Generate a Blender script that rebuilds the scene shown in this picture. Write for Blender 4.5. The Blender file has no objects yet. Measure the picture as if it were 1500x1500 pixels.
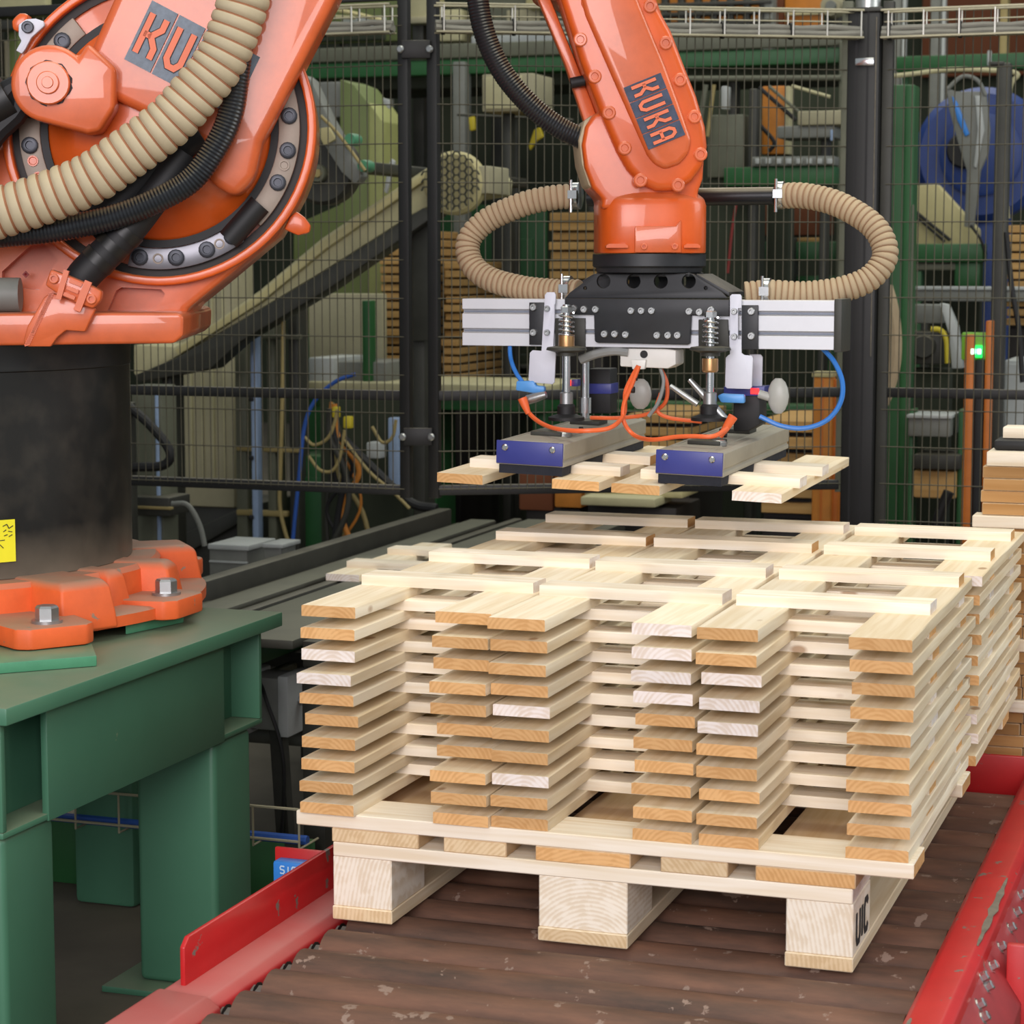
import bpy, bmesh, math, random
from mathutils import Matrix, Vector
import numpy as np
random.seed(7)
SC = bpy.context.scene
COL = SC.collection
# ------------------------------------------------------------------ camera
CAM = np.array([1.3331, -3.0163, 0.9984]); FPX = 3232.2
def _rot(w):
    w = np.array(w); t = np.linalg.norm(w); k = w / t
    K = np.array([[0, -k[2], k[1]], [k[2], 0, -k[0]], [-k[1], k[0], 0]])
    return np.eye(3) + math.sin(t) * K + (1 - math.cos(t)) * K @ K
R = _rot((0.1114, 0.3323, 0.0184)) @ np.array([[1, 0, 0], [0, 0, -1], [0, 1, 0.]])   # rows: right, down, forward
cd = bpy.data.cameras.new('camera'); cam = bpy.data.objects.new('camera', cd); COL.objects.link(cam)
cd.sensor_width = 36; cd.sensor_fit = 'HORIZONTAL'; cd.lens = FPX / 1500 * 36; cd.clip_start = .05; cd.clip_end = 100
cd.dof.use_dof = True; cd.dof.focus_distance = 3.7; cd.dof.aperture_fstop = 11
m3 = np.stack([R[0], -R[1], -R[2]], 1)
cam.matrix_world = Matrix.Translation(CAM) @ Matrix(m3.tolist()).to_4x4()
SC.camera = cam
# ------------------------------------------------------------------ light
SC.view_settings.view_transform = 'Standard'; SC.view_settings.look = 'None'
SC.view_settings.gamma = 1; SC.view_settings.use_curve_mapping = False
SC.view_settings.exposure = 0.0
w = bpy.data.worlds.new('hall_air'); SC.world = w; w.use_nodes = True
w.node_tree.nodes['Background'].inputs[0].default_value = (.86, .95, 1.0, 1)
w.node_tree.nodes['Background'].inputs[1].default_value = .42
def area(name, loc, target, sx, sy, power, col):
    l = bpy.data.lights.new(name, 'AREA'); l.shape = 'RECTANGLE'; l.size = sx; l.size_y = sy; l.energy = power; l.color = col
    o = bpy.data.objects.new(name, l); COL.objects.link(o); o.location = loc
    o.rotation_euler = (Vector(target) - Vector(loc)).to_track_quat('-Z', 'Y').to_euler(); return o
area('hall_window', (1.3, -5.6, 2.3), (.1, .8, .7), 4.2, 2.4, 325, (1, .935, .965))
area('roof_light_near', (.6, .2, 4.6), (.2, .9, .3), 2.2, 4.0, 95, (1, .96, .80))
area('roof_light_far', (-1.0, 6.5, 5.5), (-1.0, 7.0, .3), 4.5, 3.0, 150, (1, .95, .78))
area('side_window', (5.5, 2.0, 3.2), (.5, 1.2, .5), 3.0, 2.0, 90, (1, 1, .96))
# ------------------------------------------------------------------ pixel <-> place
def ray(u, v): return R.T @ np.array([(u - 750) / FPX, (v - 750) / FPX, 1.])
def un(u, v, **k):
    d = ray(u, v)
    a, val = list(k.items())[0]
    if a == 'D': return Vector(CAM + d * val)
    i = 'xyz'.index(a); return Vector(CAM + d * ((val - CAM[i]) / d[i]))
# ------------------------------------------------------------------ materials
def lin(c):
    f = lambda x: x / 12.92 if x <= .04045 else ((x + .055) / 1.055) ** 2.4
    return tuple(f(x / 255) for x in c)
MATS = {}
def nd(nt, t, **kw):
    n = nt.nodes.new(t)
    for k, v in kw.items(): setattr(n, k, v)
    return n
def mat(name, rgb, rough=.5, metal=0., var=.12, scale=14., bump=.0, dust=0., dustcol=(150, 140, 120), chips=None, chipat=.62, emit=0., coat=0., stretch=None, spec=.5, var2=None):
    """procedural surface: noise-broken colour, optional dust on upward faces, optional worn chips"""
    m = bpy.data.materials.new(name); m.use_nodes = True; nt = m.node_tree; b = nt.nodes['Principled BSDF']
    c = lin(rgb)
    tc = nd(nt, 'ShaderNodeTexCoord'); src = tc.outputs['Object']
    if stretch:
        mp = nd(nt, 'ShaderNodeMapping'); mp.inputs['Scale'].default_value = stretch; nt.links.new(src, mp.inputs[0]); src = mp.outputs[0]
    no = nd(nt, 'ShaderNodeTexNoise'); no.inputs['Scale'].default_value = scale; no.inputs['Detail'].default_value = 6; no.inputs['Roughness'].default_value = .65
    nt.links.new(src, no.inputs['Vector'])
    rp = nd(nt, 'ShaderNodeValToRGB'); rp.color_ramp.elements[0].position = .3; rp.color_ramp.elements[1].position = .7
    c2 = lin(var2) if var2 else tuple(min(1, x * (1 + var)) for x in c)
    rp.color_ramp.elements[0].color = (*[x * (1 - var) for x in c], 1); rp.color_ramp.elements[1].color = (*c2, 1)
    nt.links.new(no.outputs['Fac'], rp.inputs[0]); out = rp.outputs[0]
    def mix(a, colour, fac):
        mx = nd(nt, 'ShaderNodeMix', data_type='RGBA'); nt.links.new(a, mx.inputs[6]); mx.inputs[7].default_value = (*colour, 1); nt.links.new(fac, mx.inputs[0]); return mx.outputs[2]
    if chips:
        n2 = nd(nt, 'ShaderNodeTexNoise'); n2.inputs['Scale'].default_value = 26; n2.inputs['Detail'].default_value = 9; n2.inputs['Roughness'].default_value = .6
        nt.links.new(tc.outputs['Object'], n2.inputs['Vector'])
        r2 = nd(nt, 'ShaderNodeValToRGB'); r2.color_ramp.elements[0].position = chipat; r2.color_ramp.elements[1].position = chipat + .02
        nt.links.new(n2.outputs['Fac'], r2.inputs[0]); out = mix(out, lin(chips), r2.outputs[0])
    if dust:
        ge = nd(nt, 'ShaderNodeNewGeometry'); sp = nd(nt, 'ShaderNodeSeparateXYZ'); nt.links.new(ge.outputs['Normal'], sp.inputs[0])
        mr = nd(nt, 'ShaderNodeMapRange'); mr.inputs[1].default_value = .35; mr.inputs[2].default_value = .95; mr.inputs[4].default_value = dust
        nt.links.new(sp.outputs[2], mr.inputs[0])
        n3 = nd(nt, 'ShaderNodeTexNoise'); n3.inputs['Scale'].default_value = 9; n3.inputs['Detail'].default_value = 5; nt.links.new(tc.outputs['Object'], n3.inputs['Vector'])
        mu = nd(nt, 'ShaderNodeMath', operation='MULTIPLY'); nt.links.new(mr.outputs[0], mu.inputs[0])
        ad = nd(nt, 'ShaderNodeMath', operation='ADD', use_clamp=True); ad.inputs[1].default_value = .4; nt.links.new(n3.outputs['Fac'], ad.inputs[0])
        nt.links.new(ad.outputs[0], mu.inputs[1]); out = mix(out, lin(dustcol), mu.outputs[0])
    nt.links.new(out, b.inputs['Base Color'])
    b.inputs['Roughness'].default_value = rough; b.inputs['Metallic'].default_value = metal; b.inputs['Coat Weight'].default_value = coat
    b.inputs['Specular IOR Level'].default_value = spec
    if bump:
        bp = nd(nt, 'ShaderNodeBump'); bp.inputs['Strength'].default_value = bump; bp.inputs['Distance'].default_value = .004
        nt.links.new(no.outputs['Fac'], bp.inputs['Height']); nt.links.new(bp.outputs[0], b.inputs['Normal'])
    if emit:
        b.inputs['Emission Color'].default_value = (*c, 1); b.inputs['Emission Strength'].default_value = emit
    MATS[name] = m; return m
def wood(name, rgb, axis, tint=.12, end=False, knots=True, rough=.75):
    m = bpy.data.materials.new(name); m.use_nodes = True; nt = m.node_tree; b = nt.nodes['Principled BSDF']; c = lin(rgb)
    tc = nd(nt, 'ShaderNodeTexCoord'); oi = nd(nt, 'ShaderNodeObjectInfo')
    cb = nd(nt, 'ShaderNodeMath', operation='MULTIPLY'); cb.inputs[1].default_value = 37.; nt.links.new(oi.outputs['Random'], cb.inputs[0])
    va = nd(nt, 'ShaderNodeVectorMath', operation='ADD'); nt.links.new(tc.outputs['Object'], va.inputs[0]); nt.links.new(cb.outputs[0], va.inputs[1])
    mp = nd(nt, 'ShaderNodeMapping'); s = [46, 46, 46]
    if not end: s['xyz'.index(axis)] = 2.2
    mp.inputs['Scale'].default_value = s; nt.links.new(va.outputs[0], mp.inputs[0])
    no = nd(nt, 'ShaderNodeTexNoise'); no.inputs['Scale'].default_value = 1.6 if not end else 1.; no.inputs['Detail'].default_value = 5; no.inputs['Distortion'].default_value = .4
    nt.links.new(mp.outputs[0], no.inputs['Vector'])
    rp = nd(nt, 'ShaderNodeValToRGB'); e = rp.color_ramp.elements
    e[0].position = .34; e[1].position = .62
    e[0].color = (c[0] * .88, c[1] * .82, c[2] * .72, 1) if not end else (c[0] * .86, c[1] * .80, c[2] * .72, 1); e[1].color = (*c, 1)
    fac = no.outputs['Fac']
    if end:      # growth rings about a pith below each board
        sp = nd(nt, 'ShaderNodeSeparateXYZ'); nt.links.new(tc.outputs['Object'], sp.inputs[0])
        ox = nd(nt, 'ShaderNodeMath', operation='MULTIPLY_ADD'); ox.inputs[1].default_value = .07; ox.inputs[2].default_value = -.035; nt.links.new(oi.outputs['Random'], ox.inputs[0])
        dx = nd(nt, 'ShaderNodeMath', operation='SUBTRACT'); nt.links.new(sp.outputs[0], dx.inputs[0]); nt.links.new(ox.outputs[0], dx.inputs[1])
        dz = nd(nt, 'ShaderNodeMath', operation='ADD'); nt.links.new(sp.outputs[2], dz.inputs[0]); dz.inputs[1].default_value = .022
        cv_ = nd(nt, 'ShaderNodeCombineXYZ'); nt.links.new(dx.outputs[0], cv_.inputs[0]); nt.links.new(dz.outputs[0], cv_.inputs[1])
        ln = nd(nt, 'ShaderNodeVectorMath', operation='LENGTH'); nt.links.new(cv_.outputs[0], ln.inputs[0])
        fr = nd(nt, 'ShaderNodeMath', operation='MULTIPLY_ADD'); nt.links.new(ln.outputs['Value'], fr.inputs[0]); fr.inputs[1].default_value = 950.
        nz = nd(nt, 'ShaderNodeMath', operation='MULTIPLY'); nt.links.new(no.outputs['Fac'], nz.inputs[0]); nz.inputs[1].default_value = 5.; nt.links.new(nz.outputs[0], fr.inputs[2])
        sn_ = nd(nt, 'ShaderNodeMath', operation='SINE'); nt.links.new(fr.outputs[0], sn_.inputs[0])
        mm = nd(nt, 'ShaderNodeMath', operation='MULTIPLY_ADD'); nt.links.new(sn_.outputs[0], mm.inputs[0]); mm.inputs[1].default_value = .13; nt.links.new(no.outputs['Fac'], mm.inputs[2]); fac = mm.outputs[0]
    nt.links.new(fac, rp.inputs[0]); out = rp.outputs[0]
    if knots and not end:
        mp2 = nd(nt, 'ShaderNodeMapping'); s2 = [9, 9, 9]; s2['xyz'.index(axis)] = 5; mp2.inputs['Scale'].default_value = s2; nt.links.new(va.outputs[0], mp2.inputs[0])
        vo = nd(nt, 'ShaderNodeTexVoronoi'); vo.inputs['Scale'].default_value = 1.; nt.links.new(mp2.outputs[0], vo.inputs['Vector'])
        r2 = nd(nt, 'ShaderNodeValToRGB'); r2.color_ramp.elements[0].position = .055; r2.color_ramp.elements[1].position = .085
        r2.color_ramp.elements[0].color = (.8, .8, .8, 1); r2.color_ramp.elements[1].color = (0, 0, 0, 1)
        nt.links.new(vo.outputs['Distance'], r2.inputs[0])
        mx = nd(nt, 'ShaderNodeMix', data_type='RGBA'); nt.links.new(r2.outputs[0], mx.inputs[0]); nt.links.new(out, mx.inputs[6]); mx.inputs[7].default_value = (c[0] * .45, c[1] * .30, c[2] * .2, 1); out = mx.outputs[2]
    # every board has its own tone
    mr = nd(nt, 'ShaderNodeMapRange'); mr.inputs[3].default_value = 1 - tint; mr.inputs[4].default_value = 1 + tint * .5; nt.links.new(oi.outputs['Random'], mr.inputs[0])
    vm = nd(nt, 'ShaderNodeVectorMath', operation='SCALE'); nt.links.new(out, vm.inputs[0]); nt.links.new(mr.outputs[0], vm.inputs['Scale'])
    nt.links.new(vm.outputs[0], b.inputs['Base Color'])
    b.inputs['Roughness'].default_value = rough; b.inputs['Specular IOR Level'].default_value = .25
    bp = nd(nt, 'ShaderNodeBump'); bp.inputs['Strength'].default_value = .25; bp.inputs['Distance'].default_value = .002
    nt.links.new(no.outputs['Fac'], bp.inputs['Height']); nt.links.new(bp.outputs[0], b.inputs['Normal'])
    MATS[name] = m; return m
wood('pine_y', (246, 233, 208), 'y'); wood('pine_x', (247, 236, 217), 'x'); wood('pine_y2', (241, 224, 194), 'y')
wood('end_orange', (221, 174, 118), 'x', end=True, tint=.2); wood('end_pale', (230, 204, 164), 'x', end=True, tint=.15); wood('end_white', (240, 230, 222), 'x', end=True)
wood('block', (242, 232, 214), 'x', end=True, tint=.06); wood('deck_y', (205, 176, 140), 'y'); wood('plank_x', (190, 145, 92), 'x', tint=.25, knots=False)
wood('far_plank', (188, 152, 98), 'x', tint=.2, knots=False)
mat('orange', (208, 88, 28), rough=.34, var=.16, scale=6, coat=.25, dust=.45, dustcol=(150, 125, 100))
mat('orange_cast', (206, 96, 48), rough=.38, var=.2, scale=8, bump=.1, coat=.45, dust=.3, dustcol=(160, 140, 120))
mat('orange_base', (226, 98, 44), rough=.55, var=.12, scale=10, bump=.2, dust=.9, dustcol=(150, 130, 110), chips=(150, 120, 100), chipat=.66)
mat('black_iron', (22, 22, 21), rough=.45, var=.3, scale=6, dust=.5, dustcol=(110, 100, 85))
def column_mat():
    m = mat('black_column', (20, 20, 19), rough=.42, var=.35, scale=7); nt = m.node_tree; b = nt.nodes['Principled BSDF']; src = b.inputs['Base Color'].links[0].from_socket
    tc = nd(nt, 'ShaderNodeTexCoord'); sp = nd(nt, 'ShaderNodeSeparateXYZ'); nt.links.new(tc.outputs['Object'], sp.inputs[0])
    no = nd(nt, 'ShaderNodeTexNoise'); no.inputs['Scale'].default_value = 16; no.inputs['Detail'].default_value = 7; nt.links.new(tc.outputs['Object'], no.inputs['Vector'])
    mr = nd(nt, 'ShaderNodeMapRange'); mr.inputs[1].default_value = .19; mr.inputs[2].default_value = .10; mr.inputs[3].default_value = -.25; mr.inputs[4].default_value = .55; nt.links.new(sp.outputs[2], mr.inputs[0])
    ad = nd(nt, 'ShaderNodeMath', operation='MULTIPLY_ADD', use_clamp=True); nt.links.new(no.outputs['Fac'], ad.inputs[0]); ad.inputs[1].default_value = .55; nt.links.new(mr.outputs[0], ad.inputs[2])
    mx = nd(nt, 'ShaderNodeMix', data_type='RGBA'); nt.links.new(ad.outputs[0], mx.inputs[0]); nt.links.new(src, mx.inputs[6]); mx.inputs[7].default_value = (*lin((112, 102, 88)), 1); nt.links.new(mx.outputs[2], b.inputs['Base Color'])
column_mat()
mat('black_plate', (34, 36, 40), rough=.5, var=.2, scale=20, dust=.55, dustcol=(120, 112, 98))
mat('groove', (30, 22, 18), rough=.6)
mat('ring_steel', (122, 122, 128), rough=.38, metal=.55, var=.1)
mat('ring_dusty', (148, 136, 124), rough=.55, metal=.3, var=.1)
mat('bolt_dark', (58, 60, 66), rough=.4, metal=.6, var=.2)
mat('chrome', (205, 206, 206), rough=.2, metal=.95, var=.06)
mat('zinc', (170, 172, 172), rough=.35, metal=.85, var=.1)
mat('alu', (206, 208, 214), rough=.42, metal=.25, var=.03, dust=.35, dustcol=(200, 190, 165))
mat('alu_groove', (120, 128, 142), rough=.5, metal=.3)
mat('white_plate', (206, 208, 220), rough=.5, var=.03, scale=30)
mat('white_plastic', (226, 224, 218), rough=.45, var=.03)
mat('hose_beige', (170, 150, 120), rough=.75, var=.1, scale=10, dust=.35, dustcol=(185, 168, 136))
mat('hose_coil', (150, 120, 92), rough=.7, var=.1, scale=10)
mat('hose_grey', (182, 168, 138), rough=.7, var=.08, dust=.4, dustcol=(176, 160, 126))
mat('hose_copper', (150, 100, 68), rough=.6, var=.1)
mat('hose_black', (26, 29, 33), rough=.32, var=.2, dust=.85, dustcol=(140, 128, 100))
mat('rubber', (20, 20, 22), rough=.6, var=.2)
mat('foam', (38, 40, 48), rough=.95, var=.15, scale=60, bump=.4)
mat('bar_blue', (52, 58, 132), rough=.4, var=.06)
mat('bar_dusty', (158, 152, 138), rough=.7, var=.07, metal=.1)
mat('label_blue', (56, 66, 88), rough=.6, var=.35, scale=60)
mat('label_grey', (112, 122, 134), rough=.6, var=.2, scale=90)
mat('letter', (222, 110, 70), rough=.5, var=.05)
mat('letter_edge', (30, 26, 30), rough=.6)
mat('cable_orange', (232, 104, 52), rough=.45, var=.05)
mat('tube_blue', (50, 118, 200), rough=.3, var=.05)
mat('fitting_blue', (84, 150, 216), rough=.4)
mat('cable_grey', (140, 142, 140), rough=.5)
mat('brass', (168, 130, 88), rough=.35, metal=.7)
mat('red_led', (255, 30, 30), emit=4.); mat('green_led', (30, 220, 90), emit=1.6); mat('green_digit', (190, 255, 215), emit=2.2)
mat('clear_plastic', (166, 166, 160), rough=.4, var=.08)
mat('table_green', (70, 118, 92), rough=.42, var=.07, scale=4, dust=.75, dustcol=(120, 126, 104), chips=(120, 140, 110), chipat=.74)
mat('plate_green', (76, 138, 104), rough=.4, var=.12, dust=.5, dustcol=(125, 140, 118))
mat('red_paint', (190, 34, 36), rough=.38, var=.1, scale=8, chips=(120, 104, 96), chipat=.635, dust=.0)
mat('red_dark', (150, 38, 42), rough=.5, var=.15, scale=10, chips=(110, 84, 78), chipat=.66)
mat('red_dusty', (184, 44, 46), rough=.5, var=.12, scale=8, dust=.75, dustcol=(176, 110, 104))
mat('scrape', (120, 112, 98), rough=.7, var=.3, scale=40)
mat('roller', (88, 70, 60), rough=.6, var=.45, scale=16, bump=.35, metal=.1, chips=(140, 118, 104), chipat=.62, stretch=(.2, 1, 1), var2=(128, 90, 70))
mat('roller_hub', (120, 116, 110), rough=.4, metal=.6)
mat('chain_dark', (40, 36, 34), rough=.5, metal=.4)
mat('sensor_blue', (52, 130, 214), rough=.4, var=.05); mat('sensor_text', (200, 224, 246), rough=.5)
mat('yellow_label', (236, 226, 40), rough=.6, var=.03); mat('ink', (40, 40, 40), rough=.7)
mat('floor_concrete', (92, 86, 74), rough=.8, var=.2, scale=3, bump=.1)
mat('wall_dark', (46, 52, 38), rough=.9, var=.3, scale=1.2); mat('wall_brown', (112, 62, 34), rough=.8, var=.12, scale=2)
mat('fence_black', (24, 24, 24), rough=.5, var=.2, dust=.6, dustcol=(120, 112, 96)); mat('fence_wire', (88, 84, 70), rough=.6, metal=.2)
mat('wire_dark', (52, 52, 44), rough=.6)
mat('tray_wire', (166, 160, 134), rough=.5, metal=.3); mat('tray_bright', (210, 208, 200), rough=.4, metal=.4); mat('cable_tray', (128, 126, 116), rough=.6)
mat('machine_green', (38, 92, 48), rough=.5, var=.15, scale=3, dust=.4, dustcol=(90, 100, 70)); mat('olive', (104, 116, 66), rough=.6, var=.12, scale=3)
mat('olive_light', (150, 154, 96), rough=.6, var=.08); mat('grey_green', (96, 98, 82), rough=.6, var=.1); mat('beige_panel', (160, 154, 126), rough=.7, var=.06)
mat('light_beige', (182, 176, 138), rough=.65, var=.08); mat('dark_steel', (50, 50, 44), rough=.55, var=.2, dust=.55, dustcol=(112, 108, 92)); mat('mid_grey', (116, 118, 112), rough=.55, var=.12)
mat('pale_grey', (170, 174, 172), rough=.5, var=.08); mat('far_orange', (196, 124, 44), rough=.6, var=.12); mat('post_orange', (190, 104, 26), rough=.5, var=.12)
mat('fan_blue', (34, 60, 124), rough=.45, var=.1); mat('cream', (186, 176, 128), rough=.6, var=.08); mat('yellow', (196, 178, 40), rough=.5)
mat('lime', (120, 180, 50), rough=.5); mat('sky_blue', (140, 160, 190), rough=.5); mat('hose_yellow', (150, 134, 86), rough=.6); mat('cable_blue', (42, 82, 160), rough=.45)
mat('silver_duct', (190, 194, 192), rough=.3, metal=.7); mat('window_glow', (255, 190, 110), emit=.8); mat('white_glow', (235, 245, 255), emit=1.1)
mat('belt', (70, 70, 62), rough=.6, var=.2, scale=6, dust=.6, dustcol=(118, 118, 100)); mat('pink_mark', (130, 40, 38), rough=.6)
# ------------------------------------------------------------------ mesh building
class MB:
    def __init__(s): s.v = []; s.f = []; s.m = []
    def add(s, vs, fs, m=0):
        o = len(s.v); s.v += [tuple(v) for v in vs]; s.f += [tuple(i + o for i in f) for f in fs]; s.m += [m] * len(fs); return s
    def box(s, x0, x1, y0, y1, z0, z1, m=0, ends=None):
        vs = [(x, y, z) for z in (z0, z1) for y in (y0, y1) for x in (x0, x1)]
        fs = [(0, 2, 3, 1), (4, 5, 7, 6), (0, 1, 5, 4), (2, 6, 7, 3), (0, 4, 6, 2), (1, 3, 7, 5)]
        s.add(vs, fs, m)
        if ends:
            ax, em = ends; idx = {'y': (-4, -3), 'x': (-2, -1), 'z': (-6, -5)}[ax]
            for i in idx: s.m[i] = em
        return s
    def loft(s, rings, caps=True, closed=True, m=0, cap_m=None):
        n = len(rings[0]); vs = [p for r in rings for p in r]; fs = []
        for i in range(len(rings) - 1):
            for j in range(n if closed else n - 1):
                k = (j + 1) % n; fs.append((i * n + j, i * n + k, (i + 1) * n + k, (i + 1) * n + j))
        s.add(vs, fs, m)
        if caps:
            s.add(rings[0], [tuple(range(n - 1, -1, -1))], m if cap_m is None else cap_m); s.add(rings[-1], [tuple(range(n))], m if cap_m is None else cap_m)
        return s
    def tube(s, path, r, n=10, m=0, caps=True):
        P = [Vector(p) for p in path]; rr = r if isinstance(r, (list, tuple)) else [r] * len(P)
        T = [(P[min(i + 1, len(P) - 1)] - P[max(i - 1, 0)]).normalized() for i in range(len(P))]
        a = Vector((0, 0, 1)) if abs(T[0].z) < .9 else Vector((1, 0, 0)); N = (a - T[0] * a.dot(T[0])).normalized(); rings = []
        for p, t, q in zip(P, T, rr):
            N = (N - t * N.dot(t)).normalized(); B = t.cross(N)
            rings.append([p + (N * math.cos(2 * math.pi * k / n) + B * math.sin(2 * math.pi * k / n)) * q for k in range(n)])
        return s.loft(rings, caps, True, m)
    def cyl(s, p0, p1, r, n=16, m=0, r1=None): return s.tube([p0, p1], [r, r if r1 is None else r1], n, m)
    def bar(s, p0, p1, w, h=None, m=0):
        p0, p1 = Vector(p0), Vector(p1); t = (p1 - p0).normalized(); up = Vector((0, 0, 1)) if abs(t.z) < .95 else Vector((0, 1, 0))
        a = t.cross(up).normalized(); b = a.cross(t); h = w if h is None else h
        q = lambda p: [p + a * (i * w / 2) + b * (j * h / 2) for i, j in ((-1, -1), (1, -1), (1, 1), (-1, 1))]
        return s.loft([q(p0), q(p1)], m=m)
    def lathe(s, c, axis, prof, n=24, m=0, caps=True):
        c = Vector(c); t = Vector(axis).normalized(); a = Vector((0, 0, 1)) if abs(t.z) < .9 else Vector((1, 0, 0)); N = (a - t * a.dot(t)).normalized(); B = t.cross(N)
        rings = [[c + t * h + (N * math.cos(2 * math.pi * k / n) + B * math.sin(2 * math.pi * k / n)) * r for k in range(n)] for r, h in prof]
        return s.loft(rings, caps, True, m)
    def prism(s, front, back, m=0): return s.loft([front, back], m=m)
def smooth_path(P, n=8):
    P = [Vector(p) for p in P]; Q = [P[0] * 2 - P[1]] + P + [P[-1] * 2 - P[-2]]; out = []
    for i in range(1, len(Q) - 2):
        a, b, c, d = Q[i - 1:i + 3]
        for k in range(n):
            t = k / n; out.append(.5 * (2 * b + (c - a) * t + (2 * a - 5 * b + 4 * c - d) * t * t + (3 * b - a - 3 * c + d) * t ** 3))
    return out + [P[-1]]
def resample(path, step):
    out = [path[0]]; acc = 0; 
    for a, b in zip(path, path[1:]):
        L = (b - a).length
        while acc + L >= step and L > 0:
            a = a + (b - a) * ((step - acc) / L); out.append(a.copy()); L = (b - a).length; acc = 0
        acc += L
    return out
def corrugated(P, r, pitch, depth, n=16, k=6, m=0):
    path = resample(smooth_path(P, 14), pitch / k)
    mb = MB(); prof = [0, .75, .97, 1, .97, .75] if k == 6 else [0, 1]
    mb.tube(path, [r - depth + depth * prof[i % len(prof)] for i in range(len(path))], n, m)
    if k == 6:
        for i in range(len(path) - 1):
            if i % 6 == 5: mb.m[i * n:(i + 1) * n] = [1] * n
    return mb
ROOT = {}
def obj(name, mb, mats, parent=None, bevel=0., seg=2, smooth=32, space='world', cutters=None):
    me = bpy.data.meshes.new(name)
    if mb.v:
        root = parent
        while root is not None and root.parent is not None: root = root.parent
        M = ROOT.get(root.name) if root is not None else None
        vs = mb.v
        if M is not None and space == 'world': Mi = M.inverted(); vs = [Mi @ Vector(v) for v in vs]
        me.from_pydata([tuple(v) for v in vs], [], mb.f); me.polygons.foreach_set('material_index', mb.m)
    mats = [mats] if isinstance(mats, str) else mats
    for k in mats: me.materials.append(MATS[k])
    bm = bmesh.new(); bm.from_mesh(me)
    bmesh.ops.remove_doubles(bm, verts=bm.verts, dist=1e-5); bmesh.ops.recalc_face_normals(bm, faces=bm.faces)
    if bevel:
        ed = [e for e in bm.edges if len(e.link_faces) == 2 and e.calc_face_angle(0) > .5]
        bmesh.ops.bevel(bm, geom=ed, offset=bevel, segments=seg, affect='EDGES', profile=.5, clamp_overlap=True)
    bm.to_mesh(me); bm.free()
    if smooth: me.polygons.foreach_set('use_smooth', [True] * len(me.polygons)); me.set_sharp_from_angle(angle=math.radians(smooth))
    o = bpy.data.objects.new(name, me); COL.objects.link(o)
    if parent is not None: o.parent = parent
    if cutters:
        cm = bpy.data.meshes.new('cut'); M = Matrix()
        r = parent
        while r is not None and r.parent is not None: r = r.parent
        if r is not None and space == 'world': M = ROOT[r.name].inverted()
        cm.from_pydata([tuple(M @ Vector(v)) for v in cutters.v], [], cutters.f); b2 = bmesh.new(); b2.from_mesh(cm); bmesh.ops.remove_doubles(b2, verts=b2.verts, dist=1e-6); bmesh.ops.recalc_face_normals(b2, faces=b2.faces); b2.to_mesh(cm); b2.free()
        co = bpy.data.objects.new('cut', cm); COL.objects.link(co)
        if r is not None: co.parent = r
        md = o.modifiers.new('cut', 'BOOLEAN'); md.object = co; md.operation = 'DIFFERENCE'; md.solver = 'EXACT'
        dg = bpy.context.evaluated_depsgraph_get(); nm = bpy.data.meshes.new_from_object(o.evaluated_get(dg)); o.modifiers.clear(); o.data = nm
        bpy.data.objects.remove(co); 
        if smooth: nm.polygons.foreach_set('use_smooth', [True] * len(nm.polygons)); nm.set_sharp_from_angle(angle=math.radians(smooth))
    return o
def thing(name, label, cat, loc=(0, 0, 0), rotz=0., group=None):
    o = bpy.data.objects.new(name, None); COL.objects.link(o); o.empty_display_size = .05
    o.location = loc; o.rotation_euler = (0, 0, rotz); ROOT[o.name] = Matrix.Translation(loc) @ Matrix.Rotation(rotz, 4, 'Z')
    o['label'] = label; o['category'] = cat
    if group: o['group'] = group
    return o
def tag(o, label, cat, group=None):
    o['label'] = label; o['category'] = cat
    if group: o['group'] = group
    return o
def struct(o): o['kind'] = 'structure'; return o
def stuff(o): o['kind'] = 'stuff'; return o
def strokes(mb, o, du, dv, nrm, segs, w, t=.0006):
    o, du, dv, nrm = Vector(o), Vector(du), Vector(dv), Vector(nrm)
    for a, b in segs:
        p, q = o + du * a[0] + dv * a[1], o + du * b[0] + dv * b[1]; d = (q - p).normalized(); s = d.cross(nrm.normalized()) * w / 2
        lp = [p + s - d * w / 2, q + s + d * w / 2, q - s + d * w / 2, p - s - d * w / 2]; mb.prism(lp, [x + nrm * t for x in lp])
def polystroke(mb, o, du, dv, nrm, lines, w, t):
    """flat raised letter strokes with mitred joints"""
    n = nrm.normalized()
    for ln in lines:
        P = [o + du * a + dv * b for a, b in ln]; Lf = []; Rt = []
        for i, p in enumerate(P):
            d0 = (p - P[i - 1]).normalized() if i else (P[1] - p).normalized(); d1 = (P[i + 1] - p).normalized() if i < len(P) - 1 else d0
            s0, s1 = d0.cross(n), d1.cross(n); q = (s0 + s1).normalized(); q = q / max(.5, q.dot(s0)) * w / 2; Lf.append(p + q); Rt.append(p - q)
        for i in range(len(P) - 1):
            lp = [Lf[i], Lf[i + 1], Rt[i + 1], Rt[i]]; mb.prism(lp, [x + n * t for x in lp])
ORD = ['topmost', 'second', 'third', 'fourth', 'fifth', 'sixth', 'seventh', 'eighth', 'ninth', 'lowest']
FLOOR = -.32
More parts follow.
